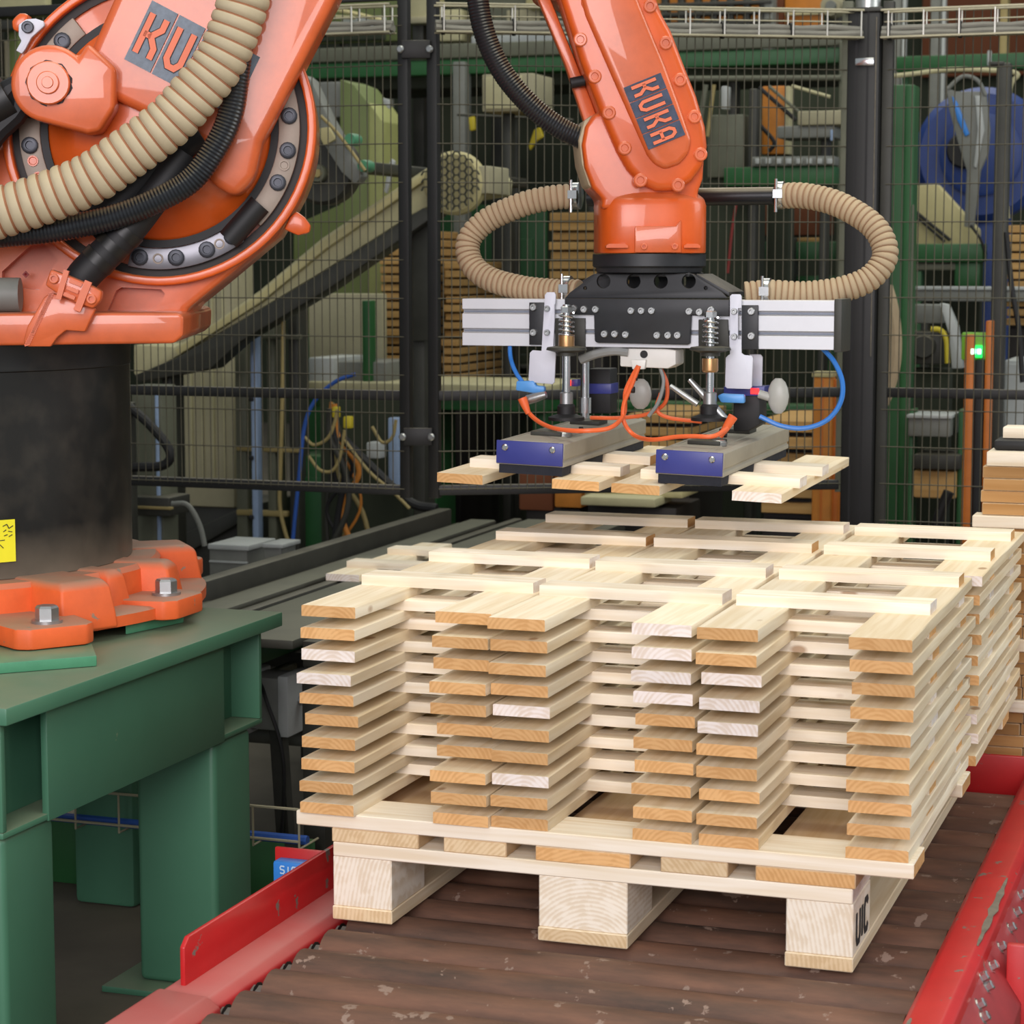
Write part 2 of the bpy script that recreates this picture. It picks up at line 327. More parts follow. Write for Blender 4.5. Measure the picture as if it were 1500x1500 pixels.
# ================================================================== setting
mb = MB(); mb.box(-9, 7, -6, 14, FLOOR - .1, FLOOR); struct(obj('floor', mb, 'floor_concrete'))
mb = MB(); mb.box(-9, 7, 13.6, 13.8, FLOOR, 5.5); struct(obj('wall_back', mb, 'wall_dark'))
mb = MB(); mb.box(-9.0, -8.8, -6, 13.6, FLOOR, 5.5); struct(obj('wall_left', mb, 'wall_dark'))
mb = MB()
for k in range(10): mb.box(-1.2 + k * .62, -1.2 + k * .62 + .6, 13.5, 13.6, 2.35, 4.6)
struct(obj('trim_1', mb, 'wall_brown', bevel=.01))
# ================================================================== roller conveyor
cv = thing('roller_conveyor', 'low red framed roller conveyor with rusty brown rollers under the loaded pallet', 'conveyor', (.45, .3, FLOOR))
Y0, Y1 = -.62, 1.2
for k in range(18):
    y = -.55 + k * .0995
    mb = MB(); mb.lathe((.012, y, -.0445), (1, 0, 0), [(.030, 0), (.0445, .004), (.0445, .886), (.030, .890)], 20)
    ro = obj('roller', mb, 'roller', cv)
    mb = MB(); mb.cyl((-.012, y, -.0445), (.911, y, -.0445), .02, 10); obj('axle', mb, 'roller_hub', ro)
# left side: channel with inner lip, tall guide plate, chain slot
def yprism(prof, y0, y1): mb = MB(); mb.prism([(x, y0, z) for x, z in prof], [(x, y1, z) for x, z in prof]); return mb
yk = -.37
obj('left_rail', yprism([(-.115, -.02), (-.10, -.008), (-.030, -.012), (-.016, -.024), (-.016, -.075), (-.115, -.075)], yk, Y1), 'red_dusty', cv, bevel=.004)
obj('left_rail_end', yprism([(-.118, -.016), (-.10, -.002), (-.028, -.006), (-.006, -.02), (-.006, -.085), (-.118, -.085)], Y0, yk + .004), 'red_dusty', cv, bevel=.004)
mb = MB(); mb.box(-.0162, -.0145, yk + .03, Y1, -.052, -.036); obj('slot_strip', mb, 'chain_dark', cv)
mb = MB(); P = [(-.33, -.012), (-.33, .046), (-.315, .058), (1.2, .062), (1.2, -.012)]
mb.prism([(-.088, y, z) for y, z in P], [(-.080, y, z) for y, z in P]); obj('guide_plate', mb, 'red_paint', cv, bevel=.002)
mb = MB(); mb.box(-.10, -.03, Y0, Y1, FLOOR + .16, -.085); obj('side_member', mb, 'red_dusty', cv, bevel=.004)
for y in (-.5, .2, 1.1):
    mb = MB(); mb.box(-.09, -.04, y, y + .06, FLOOR, FLOOR + .16); mb.box(-.11, -.02, y - .02, y + .08, FLOOR, FLOOR + .01); obj('leg', mb, 'red_dusty', cv, bevel=.003)
# chain drive beside the rollers' left ends
mb = MB()
for k in range(18):
    y = -.55 + k * .0995; mb.lathe((-.009, y, -.0445), (1, 0, 0), [(.018, 0), (.024, .003), (.018, .006)], 12)
stuff(obj('sprockets', mb, 'chain_dark', cv))
mb = MB(); mb.lathe((-.012, -.243, -.062), (1, 0, 0), [(.0, 0), (.018, .002), (.021, .01), (.014, .04), (0, .045)], 16); obj('end_cap', mb, 'red_paint', cv)
# right side: box rail with worn paint, web, gussets, bolts
obj('right_rail', yprism([(.912, -.06), (.912, .030), (.922, .042), (.966, .047), (.978, .040), (.982, .02), (.982, -.06)], Y0, Y1), 'red_paint', cv, bevel=.003)
obj('right_web', yprism([(.945, -.22), (.945, -.06), (.976, -.06), (.976, -.22)], Y0, Y1), 'red_paint', cv, bevel=.002)
for (ya, yb, x) in ((.04, .40, .968), (-.42, -.28, .925)):
    n = 12; f1 = []; f2 = []
    for i in range(n + 1):
        y = ya + (yb - ya) * i / n; h = .0045 * math.sin(math.pi * i / n) * (1 + .5 * math.sin(i * 2.3)) + .0012
        zz = .0462 if x > .95 else .0418
        f1.append((x - h, y, zz)); f2.append((x + h, y, zz))
    loop = f1 + f2[::-1]; mb = MB(); mb.prism(loop, [(a, b, c + .0012) for a, b, c in loop]); obj('scrape_mark', mb, 'scrape', cv)
obj('side_flange', yprism([(.978, .030), (1.026, -.044), (1.026, -.20), (1.016, -.20), (1.016, -.05), (.976, .012)], Y0, Y1), 'red_dark', cv, bevel=.002)
fnrm = Vector((1.6, 0, 1)).normalized()
for u, v in ((1492, 1313), (1486, 1338), (1477, 1361), (1463, 1389), (1450, 1417), (1436, 1433), (1443, 1447), (1431, 1473), (1437, 1492)):
    d = Vector(ray(u, v)); c = Vector(CAM); t = (1.592 - c.z - 1.6 * c.x) / (d.z + 1.6 * d.x); p = c + d * t
    mb = MB(); mb.lathe(p, fnrm, [(.0105, 0), (.0105, .003), (.007, .003), (.007, .011), (.005, .013)], 6); obj('bolt', mb, 'chrome', cv)
for y in (.08, .60, -.44):
    x0 = 1.004; mb = MB(); mb.box(x0, x0 + .030, y, y + .014, FLOOR + .01, .040); mb.box(x0 + .022, x0 + .030, y + .010, y + .09, FLOOR + .01, .03); obj('upright', mb, 'red_paint', cv, bevel=.002)
for y in (-.55, .28, 1.05):
    mb = MB(); mb.box(.93, 1.0, y, y + .06, FLOOR, -.2); mb.box(.91, 1.09, y - .02, y + .1, FLOOR, FLOOR + .012); obj('leg', mb, 'red_paint', cv, bevel=.003)
mb = MB(); mb.prism([(-.08, 1.235, -.05), (-.08, 1.225, .055), (1.3, 1.225, .058), (1.3, 1.235, -.05)], [(-.08, 1.247, -.05), (-.08, 1.237, .055), (1.3, 1.237, .058), (1.3, 1.247, -.05)]); obj('end_plate', mb, 'red_paint', cv, bevel=.002)
# blue light sensor behind the guide plate
s = un(405, 1280, y=.05); sn = thing('light_sensor', 'small bright blue optical sensor on a red bracket behind the red guide plate', 'sensor', (-.155, .22, -.09))
mb = MB(); mb.box(-.20, -.11, .22, .228, -.085, .04); mb.box(-.20, -.11, .228, .27, -.085, -.075); obj('bracket', mb, 'red_paint', sn, bevel=.002)
mb = MB(); mb.box(-.19, -.125, .19, .219, -.06, .025); so = obj('housing', mb, 'sensor_blue', sn, bevel=.004)
mb = MB(); mb.box(-.13, -.122, .192, .217, .008, .03); obj('latch', mb, 'rubber', so)
mb = MB(); mb.lathe((-.16, .188, -.03), (0, 1, 0), [(.012, 0), (.012, .004)], 14); obj('lens', mb, 'rubber', so)
mb = MB()
for i, ln in enumerate(([[(1, .9), (.8, 1), (.2, 1), (0, .8), (.1, .55), (.9, .45), (1, .2), (.8, 0), (.2, 0), (0, .1)]], [[(.5, 1), (.5, 0)]], [[(1, .85), (.8, 1), (.2, 1), (0, .8), (0, .2), (.2, 0), (.8, 0), (1, .15)]], [[(0, 1), (0, 0)], [(1, 1), (.1, .5), (1, 0)]])):
    polystroke(mb, Vector((-.176 + i * .0105, .1895, .006)), Vector((.0075, 0, 0)), Vector((0, 0, .012)), Vector((0, -1, 0)), ln, .0022, .0006)
obj('lettering', mb, 'sensor_text', so)
# ================================================================== pallet
pl = thing('pallet', 'pale wooden block pallet standing on the brown rollers under the slat frame load', 'pallet', (.4, .6, 0))
XB = [(0, .098), (.331, .469), (.702, .8)]
def addbox(name, a, mats, parent, ends=None, bevel=.0015, em=1):
    mb = MB(); mb.box(*a, ends=(ends, em) if ends else None); return obj(name, mb, mats, parent, bevel=bevel, seg=1)
for i, (a, b) in enumerate(XB):
    addbox('bottom_board', (a, b, 0, 1.2, .001, .022), ['pine_y2', 'end_pale'], pl, 'y')
    for y in (0.002, .53, 1.06):
        addbox('block', (a + .001, b - .001, y, y + .138, .022, .1), 'block', pl)
for y in (0, .525, 1.055): addbox('stringer_board', (.002, .798, y, y + .145, .1, .122), ['pine_x', 'end_white'], pl, 'x')
for i, (a, b) in enumerate(((0.0, .142), (.182, .282), (.327, .473), (.518, .618), (.658, .802))):
    addbox('deck_board', (a, b, 0, 1.2, .122, .144), ['deck_y', 'end_pale' if i in (0, 1, 3) else 'end_orange'], pl, 'y')
mk = bpy.data.objects['block']
mb = MB()       # burnt-in letters on the right front block
polystroke(mb, Vector((.7995, .028, .035)), Vector((0, .03, 0)), Vector((0, 0, .045)), Vector((1, 0, 0)), [[(0, 1), (0, .2), (.2, 0), (.7, 0), (.9, .2), (.9, 1)], [(1.5, 1), (1.5, 0)], [(3, .85), (2.8, 1), (2.3, 1), (2.1, .8), (2.1, .2), (2.3, 0), (2.8, 0), (3, .15)]], .009, .0007)
obj('stamp', mb, 'ink', pl)

for y, lab in ((.0, 'long pine cross board on the pallet front, under the front stacks'), (.5, 'long pine cross board across the pallet middle, under the stacks'), (1.05, 'long pine cross board across the pallet rear, under the rear stacks')):
    mb = MB(); mb.box(-.059, .883, y, y + .1, .144, .166, ends=('x', 1)); tag(obj('cross_plank', mb, ['pine_x', 'end_orange'], None, bevel=.0015, seg=1), lab, 'plank', 'cross boards under the stacks')
# ================================================================== slat frames
T = .017; PITCH = .0335; FL = .64; BW = .088; FW = .303
def board_mesh(kind, wm, em, seed):
    rnd = random.Random(seed); mb = MB(); n = 7; rings = []
    L = FL if kind == 'side' else FW - .012; Wd = BW if kind == 'side' else .062
    wob = [rnd.uniform(-.0012, .0012) for _ in range(n + 1)]
    for i in range(n + 1):
        t = i / n * L; e = wob[i]; c = .0035 if rnd.random() < .15 else .001
        pts = [(-Wd / 2 + e, 0), (-Wd / 2 + e, T - .0015), (-Wd / 2 + c, T), (Wd / 2 - c, T), (Wd / 2 + e * .5, T - .0015), (Wd / 2 + e * .5, 0)]
        if kind == 'side': rings.append([(x, t, z) for x, z in pts])
        else: rings.append([(t - L / 2, -x, z) for x, z in pts])
    mb.loft(rings, m=0, cap_m=1)
    o = obj(kind + '_mesh', mb, [wm, em], None); me = o.data; bpy.data.objects.remove(o); return me
SIDE = {e: [board_mesh('side', 'pine_y' if k % 2 else 'pine_y2', e, k) for k in range(4)] for e in ('end_orange', 'end_white')}
CROSS = [board_mesh('cross', 'pine_x', 'end_white' if k % 2 else 'end_orange', 20 + k) for k in range(5)]
def frame(loc, rot, label, group, white=(0, 0), cy=(.235, .545), seed=0, noise=1., cx=0.):
    rnd = random.Random(seed)
    o = thing('slat_frame', label, 'wooden frame', loc, rot, group)
    for k, (x, wh) in enumerate(((BW / 2, white[0]), (FW - BW / 2, white[1]))):
        b = bpy.data.objects.new('side_board', rnd.choice(SIDE['end_white' if wh else 'end_orange'])); COL.objects.link(b); b.parent = o
        b.location = (x + rnd.uniform(-.002, .002) * noise, rnd.uniform(-.012, .012) * noise, 0); b.rotation_euler = (0, 0, rnd.uniform(-.003, .003) * noise)
    for y in cy:
        b = bpy.data.objects.new('cross_board', rnd.choice(CROSS)); COL.objects.link(b); b.parent = o
        b.location = (FW / 2 + cx + rnd.uniform(-.002, .002), y + rnd.uniform(-.007, .007) * noise, T - .0004); b.rotation_euler = (0, 0, rnd.uniform(-.012, .012) * noise)
    return o
colx = [-.047, .2595, .5735]; cname = ['left', 'middle', 'right']
WH = {(0, 2): (1, 0), (0, 3): (1, 0), (1, 0): (0, 1), (1, 1): (0, 1), (1, 2): (0, 1), (1, 3): (0, 1), (1, 4): (1, 0), (1, 7): (1, 0), (2, 2): (1, 0), (2, 3): (1, 0), (2, 4): (1, 0)}
for c in range(3):
    for row in range(2):
        for k in range(10):          # k = 0 topmost
            lv = 9 - k; z = .1663 + lv * PITCH; rnd = random.Random(c * 100 + row * 50 + k)
            y = (-.004 if row == 0 else .648) + rnd.uniform(-.008, .008)
            x = colx[c] + rnd.uniform(-.001, .001) + (.010 if row else 0)
            frame((x, y, z), rnd.uniform(-.0025, .0025), '%s pine slat frame of the %s %s stack on the pallet' % (ORD[k], 'front' if row == 0 else 'rear', cname[c]),
                  'slat frames stacked on the pallet', WH.get((c, k), (0, 0)) if row == 0 else (rnd.random() < .2, rnd.random() < .2), (.245, .545) if row == 0 else (.215, .515), seed=c * 1000 + row * 333 + k)

# ================================================================== robot on the green table
RX, RY, RZ, RA = -1.04, .48, .352, math.radians(22.4)
rb = thing('industrial_robot', 'large orange jointed robot arm bolted to the green steel table', 'robot', (RX, RY, RZ), RA)
RM = ROOT[rb.name]; RI = RM.inverted(); _n = RM.to_3x3() @ Vector((0, 1, 0)); _o = RM.translation
def L(u, v, Y):
    """point of the robot's own plane Y (0 = through its axis, negative towards the aisle) seen at a measured spot"""
    d = Vector(ray(u, v)); c = Vector(CAM); t = (Y - (c - _o).dot(_n)) / d.dot(_n); return RI @ (c + d * t)
def plate(pts, Y, th, mb=None, m=0):
    mb = mb or MB(); f = [L(u, v, Y) for u, v in pts]; mb.prism(f, [p + Vector((0, th, 0)) for p in f], m); return mb
def rpart(name, mb, m, parent=rb, **k): return obj(name, mb, m, parent, space='local', **k)
def arc(c, r, a0, a1, n): return [(c[0] + r * math.cos(math.radians(a0 + (a1 - a0) * i / n)), c[1] + r * math.sin(math.radians(a0 + (a1 - a0) * i / n))) for i in range(n + 1)]
def offset(p, dy): return Vector((p[0], p[1] + dy, p[2]))
# base ring with feet and bolts
BZ = .0185
mb = MB(); mb.lathe((0, 0, 0), (0, 0, 1), [(.50, BZ), (.525, BZ + .003), (.525, BZ + .022), (.515, BZ + .026), (.445, BZ + .028), (.440, .095), (.432, .104), (.2, .104)], 72); base = rpart('base_ring', mb, 'orange_base')
def q3(a, r, t, z): c, s_ = math.cos(a), math.sin(a); return (r * c - t * s_, r * s_ + t * c, z)
for k in range(6):
    a = math.radians((-35.6, 1.0, 61, 121, 181, 262)[k]) - RA; r0 = (.572, .505)[k] if k < 2 else .545
    mb = MB(); mb.loft([[q3(a, r, t, z) for r, t in ((.40, -.085), (r0 + .03, -.07), (r0 + .048, -.05), (r0 + .048, .05), (r0 + .03, .07), (.40, .085))] for z in (BZ, BZ + .036)]); ft = rpart('foot', mb, 'orange_base', bevel=.006)
    mb = MB(); mb.cyl(q3(a, r0, 0, BZ + .036), q3(a, r0, 0, BZ + .041), .026, 20); mb.lathe(q3(a, r0, 0, BZ + .041), (0, 0, 1), [(.0195, 0), (.0195, .020), (.0165, .024)], 6); obj('bolt', mb, 'zinc', ft, space='local')
for k, (deg, r1, w0) in enumerate(((-24.5, .530, .058), (-9, .468, .030), (9, .50, .035), (40, .52, .06), (100, .52, .06), (160, .52, .06), (-64, .53, .06), (-100, .52, .06))):
    a = math.radians(deg) - RA
    mb = MB(); mb.loft([[q3(a, r, t, z) for r, t in ((.36, -w - .01), (r1 + e, -w), (r1 + e, w), (.36, w + .01))] for z, w, e in ((BZ + .004, w0, 0), (.05, w0 - .002, -.003), (.098, w0 - .008, -.012), (.108, w0 - .016, -.026))]); rpart('base_boss', mb, 'orange_base', bevel=.006, seg=3)
for pts in (((-160, 965), (135, 958), (142, 976), (-160, 1000)), ((190, 903), (266, 894), (269, 912), (184, 930))):
    mb = MB(); f = [RI @ un(u, v, z=.3525) for u, v in pts]; mb.prism(f, [p + Vector((0, 0, BZ - .001)) for p in f]); rpart('shim_plate', mb, 'plate_green', bevel=.002)
# black column
mb = MB(); mb.lathe((0, 0, 0), (0, 0, 1), [(.30, .10), (.388, .105), (.389, .46), (.392, .462), (.392, .466), (.391, .47), (.394, .512), (.36, .514)], 64); col = rpart('column', mb, 'black_column')
mb = MB()      # yellow inspection label with pen marks, wrapped on the column
ang = []
for u in (-60, -40, -20, 0, 22):
    d = Vector(ray(u, 790)); c = Vector(CAM); p0 = RI @ c; d = RI.to_3x3() @ d; A = d.x ** 2 + d.y ** 2; B = p0.x * d.x + p0.y * d.y; C_ = p0.x ** 2 + p0.y ** 2 - .3905 ** 2
    p = p0 + d * ((-B - math.sqrt(B * B - A * C_)) / A); ang.append((p, p.normalized()))
zt = ang[-1][0].z + .035; zb = zt - .073
ring = lambda r: [[(p.x * r, p.y * r, zt) for p, _ in ang], [(p.x * r, p.y * r, zb) for p, _ in ang]]
a, b = ring(1.0); c, d = ring(1.0035); mb.loft([a, b, d, c, a], caps=False, closed=False); yl = rpart('sticker', mb, 'yellow_label', parent=col)
mb = MB()
for i, (u0, v0, u1, v1) in enumerate(((4, 771, 10, 768), (10, 768, 13, 774), (13, 774, 19, 770), (5, 779, 9, 776), (12, 778, 18, 779), (0, 792, 7, 791), (0, 798, 5, 803), (6, 785, 11, 783), (13, 786, 18, 783))):
    P = []
    for u, v in ((u0, v0), (u1, v1)):
        dd = RI.to_3x3() @ Vector(ray(u, v)); p0 = RI @ Vector(CAM); A = dd.x ** 2 + dd.y ** 2; B = p0.x * dd.x + p0.y * dd.y; C_ = p0.x ** 2 + p0.y ** 2 - .3922 ** 2; P.append(p0 + dd * ((-B - math.sqrt(B * B - A * C_)) / A))
    mb.bar(P[0], P[1], .0012)
obj('pen_marks', mb, 'ink', yl, space='local')
# carousel: bottom plate and big cheek with the gear ring
ctr = (235, 189); YC = -.20
P = [(-420, 462), (120, 458), (262, 458), (269, 464), (268, 492), (255, 503), (-420, 512)]
rpart('carousel_plate', plate(P, -.34, .62), 'orange_cast', bevel=.006, seg=3)
out = arc(ctr, 226, -175, 35, 40) + [(405, 345), (330, 408), (272, 455), (268, 478), (100, 492), (-320, 492), (-330, 330), (-120, 240), (0, 215)]
cut = MB(); plate([(168, 426), (176, 421), (234, 424), (240, 430), (236, 440), (196, 468), (186, 472), (150, 468)], YC - .02, .05, cut); plate([(0, 398), (50, 352), (60, 354), (82, 380), (55, 425), (0, 420)], YC - .02, .05, cut)
ck = rpart('carousel', plate(out, YC, .33), 'orange_cast', bevel=.012, seg=3, cutters=cut)
def annulus(r0, r1, Y, th, a0=0, a1=360, n=72, c=ctr):
    full = abs(a1 - a0) >= 360; mb = MB(); rings = []
    A = [a0 + (a1 - a0) * i / n for i in range(n if full else n + 1)]
    for (r, y) in ((r0, Y + th), (r0, Y), (r1, Y), (r1, Y + th)):
        rings.append([L(c[0] + r * math.cos(math.radians(a)), c[1] + r * math.sin(math.radians(a)), YC) * 1 for a in A]); rings[-1] = [Vector((p.x, y, p.z)) for p in rings[-1]]
    if full: mb.loft(rings + [rings[0]], caps=False)
    else:
        cs = [[r[i] for r in rings] for i in range(len(A))]; mb.loft(cs)
    return mb
rpart('rim', annulus(216, 229, YC - .030, .06), 'orange', bevel=.004, seg=3)
rpart('seal_groove', annulus(204, 217, YC - .008, .02), 'groove')
rpart('inner_seal', annulus(163, 174, YC - .016, .03), 'rubber')
g1 = rpart('ring_segment', annulus(174, 205, YC - .020, .03, -52, 44, 30), 'ring_dusty', bevel=.002); g1['label'] = 'dusty grey ring segment'
g2 = rpart('ring_segment', annulus(175, 206, YC - .022, .03, 53, 103, 18), 'ring_steel', bevel=.002); g2['label'] = 'clean bluish steel ring segment'
g3 = rpart('ring_segment', annulus(174, 205, YC - .020, .03, 128, 232, 30), 'ring_dusty', bevel=.002); g3['label'] = 'dusty grey ring segment'
def ringpt(a, r, Y): p = L(ctr[0] + r * math.cos(math.radians(a)), ctr[1] + r * math.sin(math.radians(a)), YC); return Vector((p.x, Y, p.z))
def bolt(parent, p, r, h=.006, m='bolt_dark', name='socket_bolt', ax=(0, -1, 0)):
    mb = MB(); mb.lathe(p, ax, [(r, 0), (r, h), (r * .86, h * 1.15), (r * .52, h * 1.15), (r * .47, h * .3), (0, h * .3)], 14, caps=False); return obj(name, mb, m, parent, space='local')
for g, al in ((g1, (-35, -24, -5.5, 9.8, 24.6)), (g2, (56, 68.5, 82.5, 98.5)), (g3, (135, 172.5, 188, 208, 222))):
    for a in al: bolt(g, ringpt(a, 190, YC - (.022 if g is g2 else .020)), .0145)
for g, al in ((g1, (16.5,)), (g2, (62.5, 90.5)), (g3, (165.5, 158))):
    for a in al:
        mb = MB(); p = ringpt(a, 190, YC - .0205); mb.lathe(p, (0, -1, 0), [(.0095, 0), (.0095, .003), (.007, .003), (.006, .001), (0, .001)], 14, caps=False); obj('dowel', mb, 'ring_dusty' if g is not g3 else 'orange', g, space='local')
mb = MB(); mb.cyl(ringpt(51, 190, YC - .03) + Vector((-.022, 0, -.018)), ringpt(40, 188, YC - .03) + Vector((.004, 0, .012)), .02, 16); rpart('black_connector', mb, 'rubber')
# hub dome and link arm
c0 = L(*ctr, YC); k = (L(ctr[0] + 100, ctr[1], YC) - c0).length / 100
mb = MB(); mb.lathe((c0.x, YC, c0.z), (0, -1, 0), [(164 * k, -.05), (164 * k, .008), (158 * k, .018), (140 * k, .03), (120 * k, .055), (60 * k, .075), (0, .08)], 56, caps=False); rpart('hub', mb, 'orange')
YL = -.305
body = [(112, 119), (166, -2), (300, -330), (430, -620), (480, -690), (700, -690), (740, -620), (690, -430), (492, -2), (384, 208), (372, 262), (345, 290), (310, 270), (290, 238), (304, 214), (288, 203)]
la = rpart('link_arm', plate(body, YL, .17), 'orange_cast', bevel=.016, seg=4)
ridge = [(372, 70), (486, -150), (640, -430), (690, -430), (494, -2), (388, 205), (340, 232), (325, 210)]
rpart('link_arm_flank', plate(ridge, YL + .03, .15), 'orange', bevel=.035, seg=5, parent=la)
mb = MB(); f = [L(u, v, YL - .0) for u, v in ((112, 119), (166, -2), (120, -2), (150, 60))]
# lug that carries the counterbalance rod
lug = arc((72, 122), 57, 100, 318, 22) + [(128, 62), (170, 100), (168, 158), (146, 193), (128, 196)]
lg = rpart('lug', plate(lug, -.335, .09), 'orange_cast', bevel=.010, seg=3)
c = L(72, 122, -.335)
mb = MB(); mb.lathe(c, (0, -1, 0), [(.036, 0), (.036, .012), (.034, .014), (.019, .014), (.019, .018), (.0175, .019), (.010, .019), (.009, .022), (0, .022)], 28, caps=False); rpart('lug_pin', mb, 'orange_cast', parent=lg)
mb = MB(); n = 26
for i in range(n):
    if i in (19, 20): continue
    a0, a1 = 2 * math.pi * i / n, 2 * math.pi * (i + 1) / n; r0 = .0365 + .002 * math.sin(i * 2.1); r1 = .0365 + .002 * math.sin((i + 1) * 2.1)
    mb.bar(c + Vector((r0 * math.cos(a0), -.0006, r0 * math.sin(a0))), c + Vector((r1 * math.cos(a1), -.0006, r1 * math.sin(a1))), .0022 + .0012 * (math.sin(i * 1.3) + 1), .002)
stuff(rpart('paint_crack', mb, 'letter_edge', parent=lg))
mb = MB(); mb.tube(smooth_path([L(u, v, -.28) for u, v in ((-60, 190), (-10, 160), (20, 128), (28, 160), (-10, 200), (-40, 260))], 4), .02, 10); rpart('rod_gaiter', mb, 'rubber')
mb = MB(); mb.cyl(L(14, 140, -.27), L(-190, 260, -.27), .045, 18); rpart('counterbalance_rod', mb, 'black_iron')
bk = rpart('lifting_bracket', plate([(27, 52), (27, 36), (38, 28), (52, 27), (64, 31), (65, 38), (46, 55), (37, 72), (32, 79), (23, 74), (31, 60)], -.262, .012), 'white_plate', bevel=.002)
bolt(bk, L(41, 40, -.262), .0105)
rpart('bracket_base', plate([(16, 30), (28, 18), (42, 20), (40, 34), (30, 48), (18, 44)], -.25, .05), 'orange', bevel=.006)
rpart('rim_ear', plate([(424, 318), (434, 309), (446, 318), (455, 330), (453, 341), (436, 345), (416, 336)], YC - .01, .04), 'orange', bevel=.004)
# name plates: blue-grey cells with raised orange letters
def glyph(ch):
    if ch == 'K': return [[(.17, 1), (.17, 0)], [(.17, .5), (.5, .5)], [(.83, 1), (.83, .74), (.5, .5), (.83, .26), (.83, 0)]]
    if ch == 'U': return [[(.17, 1), (.17, .22), (.36, .07), (.64, .07), (.83, .22), (.83, 1)]]
    return [[(.17, 0), (.17, .78), (.36, .93), (.64, .93), (.83, .78), (.83, 0)], [(.17, .42), (.83, .42)]]
def nameplate(parent, word, o, eu, ev, nrm, cellm, wd, cellth=.003):
    """o: lower-left corner, eu: reading direction over the whole word, ev: letter height"""
    o, eu, ev, nrm = Vector(o), Vector(eu), Vector(ev), Vector(nrm).normalized(); n = len(word); h = ev.length; cw = eu.length / n
    for i, ch in enumerate(word):
        a = o + eu * ((i + .03) / n); b = o + eu * ((i + .97) / n); lp = [a, b, b + ev, a + ev]; mb = MB(); mb.prism(lp, [p + nrm * cellth for p in lp]); ce = obj('name_cell', mb, cellm, parent, space='local')
        lu, lv = eu / n * .76, ev * .66; p0 = o + eu * ((i + .12) / n) + ev * .17 + nrm * cellth
        mb = MB(); segs = glyph(ch); polystroke(mb, p0, lu, lv, nrm, segs, wd * cw * 1.3, .0008); obj('letter_outline', mb, 'letter_edge', ce, space='local')
        mb = MB(); polystroke(mb, p0 + nrm * .0005, lu, lv, nrm, segs, wd * cw, .0015); obj('letter', mb, 'letter', ce, space='local')
Yn = YL - .0005
o = L(181, 86, Yn); eu = L(181 + 160, 86 + 84, Yn) - o; ev = L(222, 0, Yn) - o
nameplate(la, 'KUKA', o, eu, ev, (0, -1, 0), 'label_grey', .2)
# ---- forearm and wrist (centre plane through the flange axis)
FY = -.115
fo = [(822, -2), (700, -360), (640, -560), (700, -640), (800, -640), (830, -520), (890, -230), (958, -2), (984, 45), (1005, 100), (1021, 140), (1034, 185), (1037, 215), (1030, 243), (1014, 265), (990, 279), (962, 279), (938, 268), (920, 248), (905, 222), (880, 165), (852, 92)]
fa = rpart('forearm_cover', plate(fo, FY, .10), 'orange', bevel=.014, seg=4)
fi = [(858, 22), (800, -200), (850, -230), (935, -2), (950, 35), (975, 95), (995, 150), (1014, 205), (1009, 226), (996, 240), (975, 248), (958, 240), (948, 226), (905, 130)]
rpart('cover_face', plate(fi, FY - .012, .02), 'orange_cast', bevel=.010, seg=4, parent=fa)
for u, v in ((857, 4), (844, 58), (867, 112), (888, 165), (911, 217), (941, 264), (996, 271), (1029, 226), (1020, 171), (999, 117), (978, 63), (955, 9)):
    if (u, v) == (844, 58): u = 846
    mb = MB(); p = L(u + (4 if u < 940 else -3), v, FY); mb.lathe(p, (0, -1, 0), [(.0125, -.012), (.0125, .003), (.0105, .0045), (.007, .0045), (.006, .002), (0, .002)], 14, caps=False); obj('cover_bolt', mb, 'orange_cast', fa, space='local')
Yn = FY - .0125
o = L(913, 128, Yn); eu = L(950, 220, Yn) - o; ev = L(967, 106, Yn) - o
nameplate(fa, 'KUKA', o, eu, ev, (0, -1, 0), 'label_blue', .2)
tube_in = [(790, -2), (690, -320), (655, -560), (700, -600), (770, -560), (850, -230), (960, -10), (1030, 180), (1030, 240), (990, 275), (930, 275), (905, 260), (886, 200), (850, 70), (830, 0)]
rpart('forearm_body', plate(tube_in, FY + .09, .16), 'orange', bevel=.02, seg=3)
rpart('forearm_flange', plate([(787, -4), (806, -4), (836, 70), (866, 145), (884, 195), (895, 222), (890, 246), (872, 236), (856, 180), (828, 95)], FY + .075, .03), 'orange_cast', bevel=.006)
mb = MB(); mb.cyl(L(836, 122, FY + .06), L(856, 118, FY + .06), .010, 12); rpart('cable_plug', mb, 'rubber')
rpart('wrist_housing', plate([(870, 166), (858, 185), (853, 212), (857, 245), (868, 275), (884, 293), (880, 306), (1028, 306), (1022, 284), (1030, 262), (1032, 230), (1010, 200), (900, 160)], FY + .03, .17), 'orange', bevel=.018, seg=4)
rpart('wrist_guard', plate([(868, 168), (856, 176), (848, 205), (852, 240), (862, 272), (872, 278), (864, 240), (860, 205)], FY + .05, .14), 'hose_grey', bevel=.004)
fc = RI @ Vector((.222, 1.0, 1.0)); fc = Vector((L(951, 380, 0).x, 0, L(951, 384, 0).z)); FR = .103
def sq(rx, ry, z, e=4, n=40):
    o = []
    for i in range(n):
        a = 2 * math.pi * i / n; c_, s_ = math.cos(a), math.sin(a); q = (abs(c_) ** e + abs(s_) ** e) ** (-1 / e); o.append((fc.x + rx * c_ * q, ry * s_ * q, z))
    return o
zz = lambda v: L(951, v, -.1).z
mb = MB(); mb.loft([sq(.101, .10, zz(371)), sq(.101, .10, zz(300)), sq(.097, .096, zz(290)), sq(.085, .085, zz(282)), sq(.08, .08, zz(268))]); wr = rpart('wrist_block', mb, 'orange', bevel=.003)
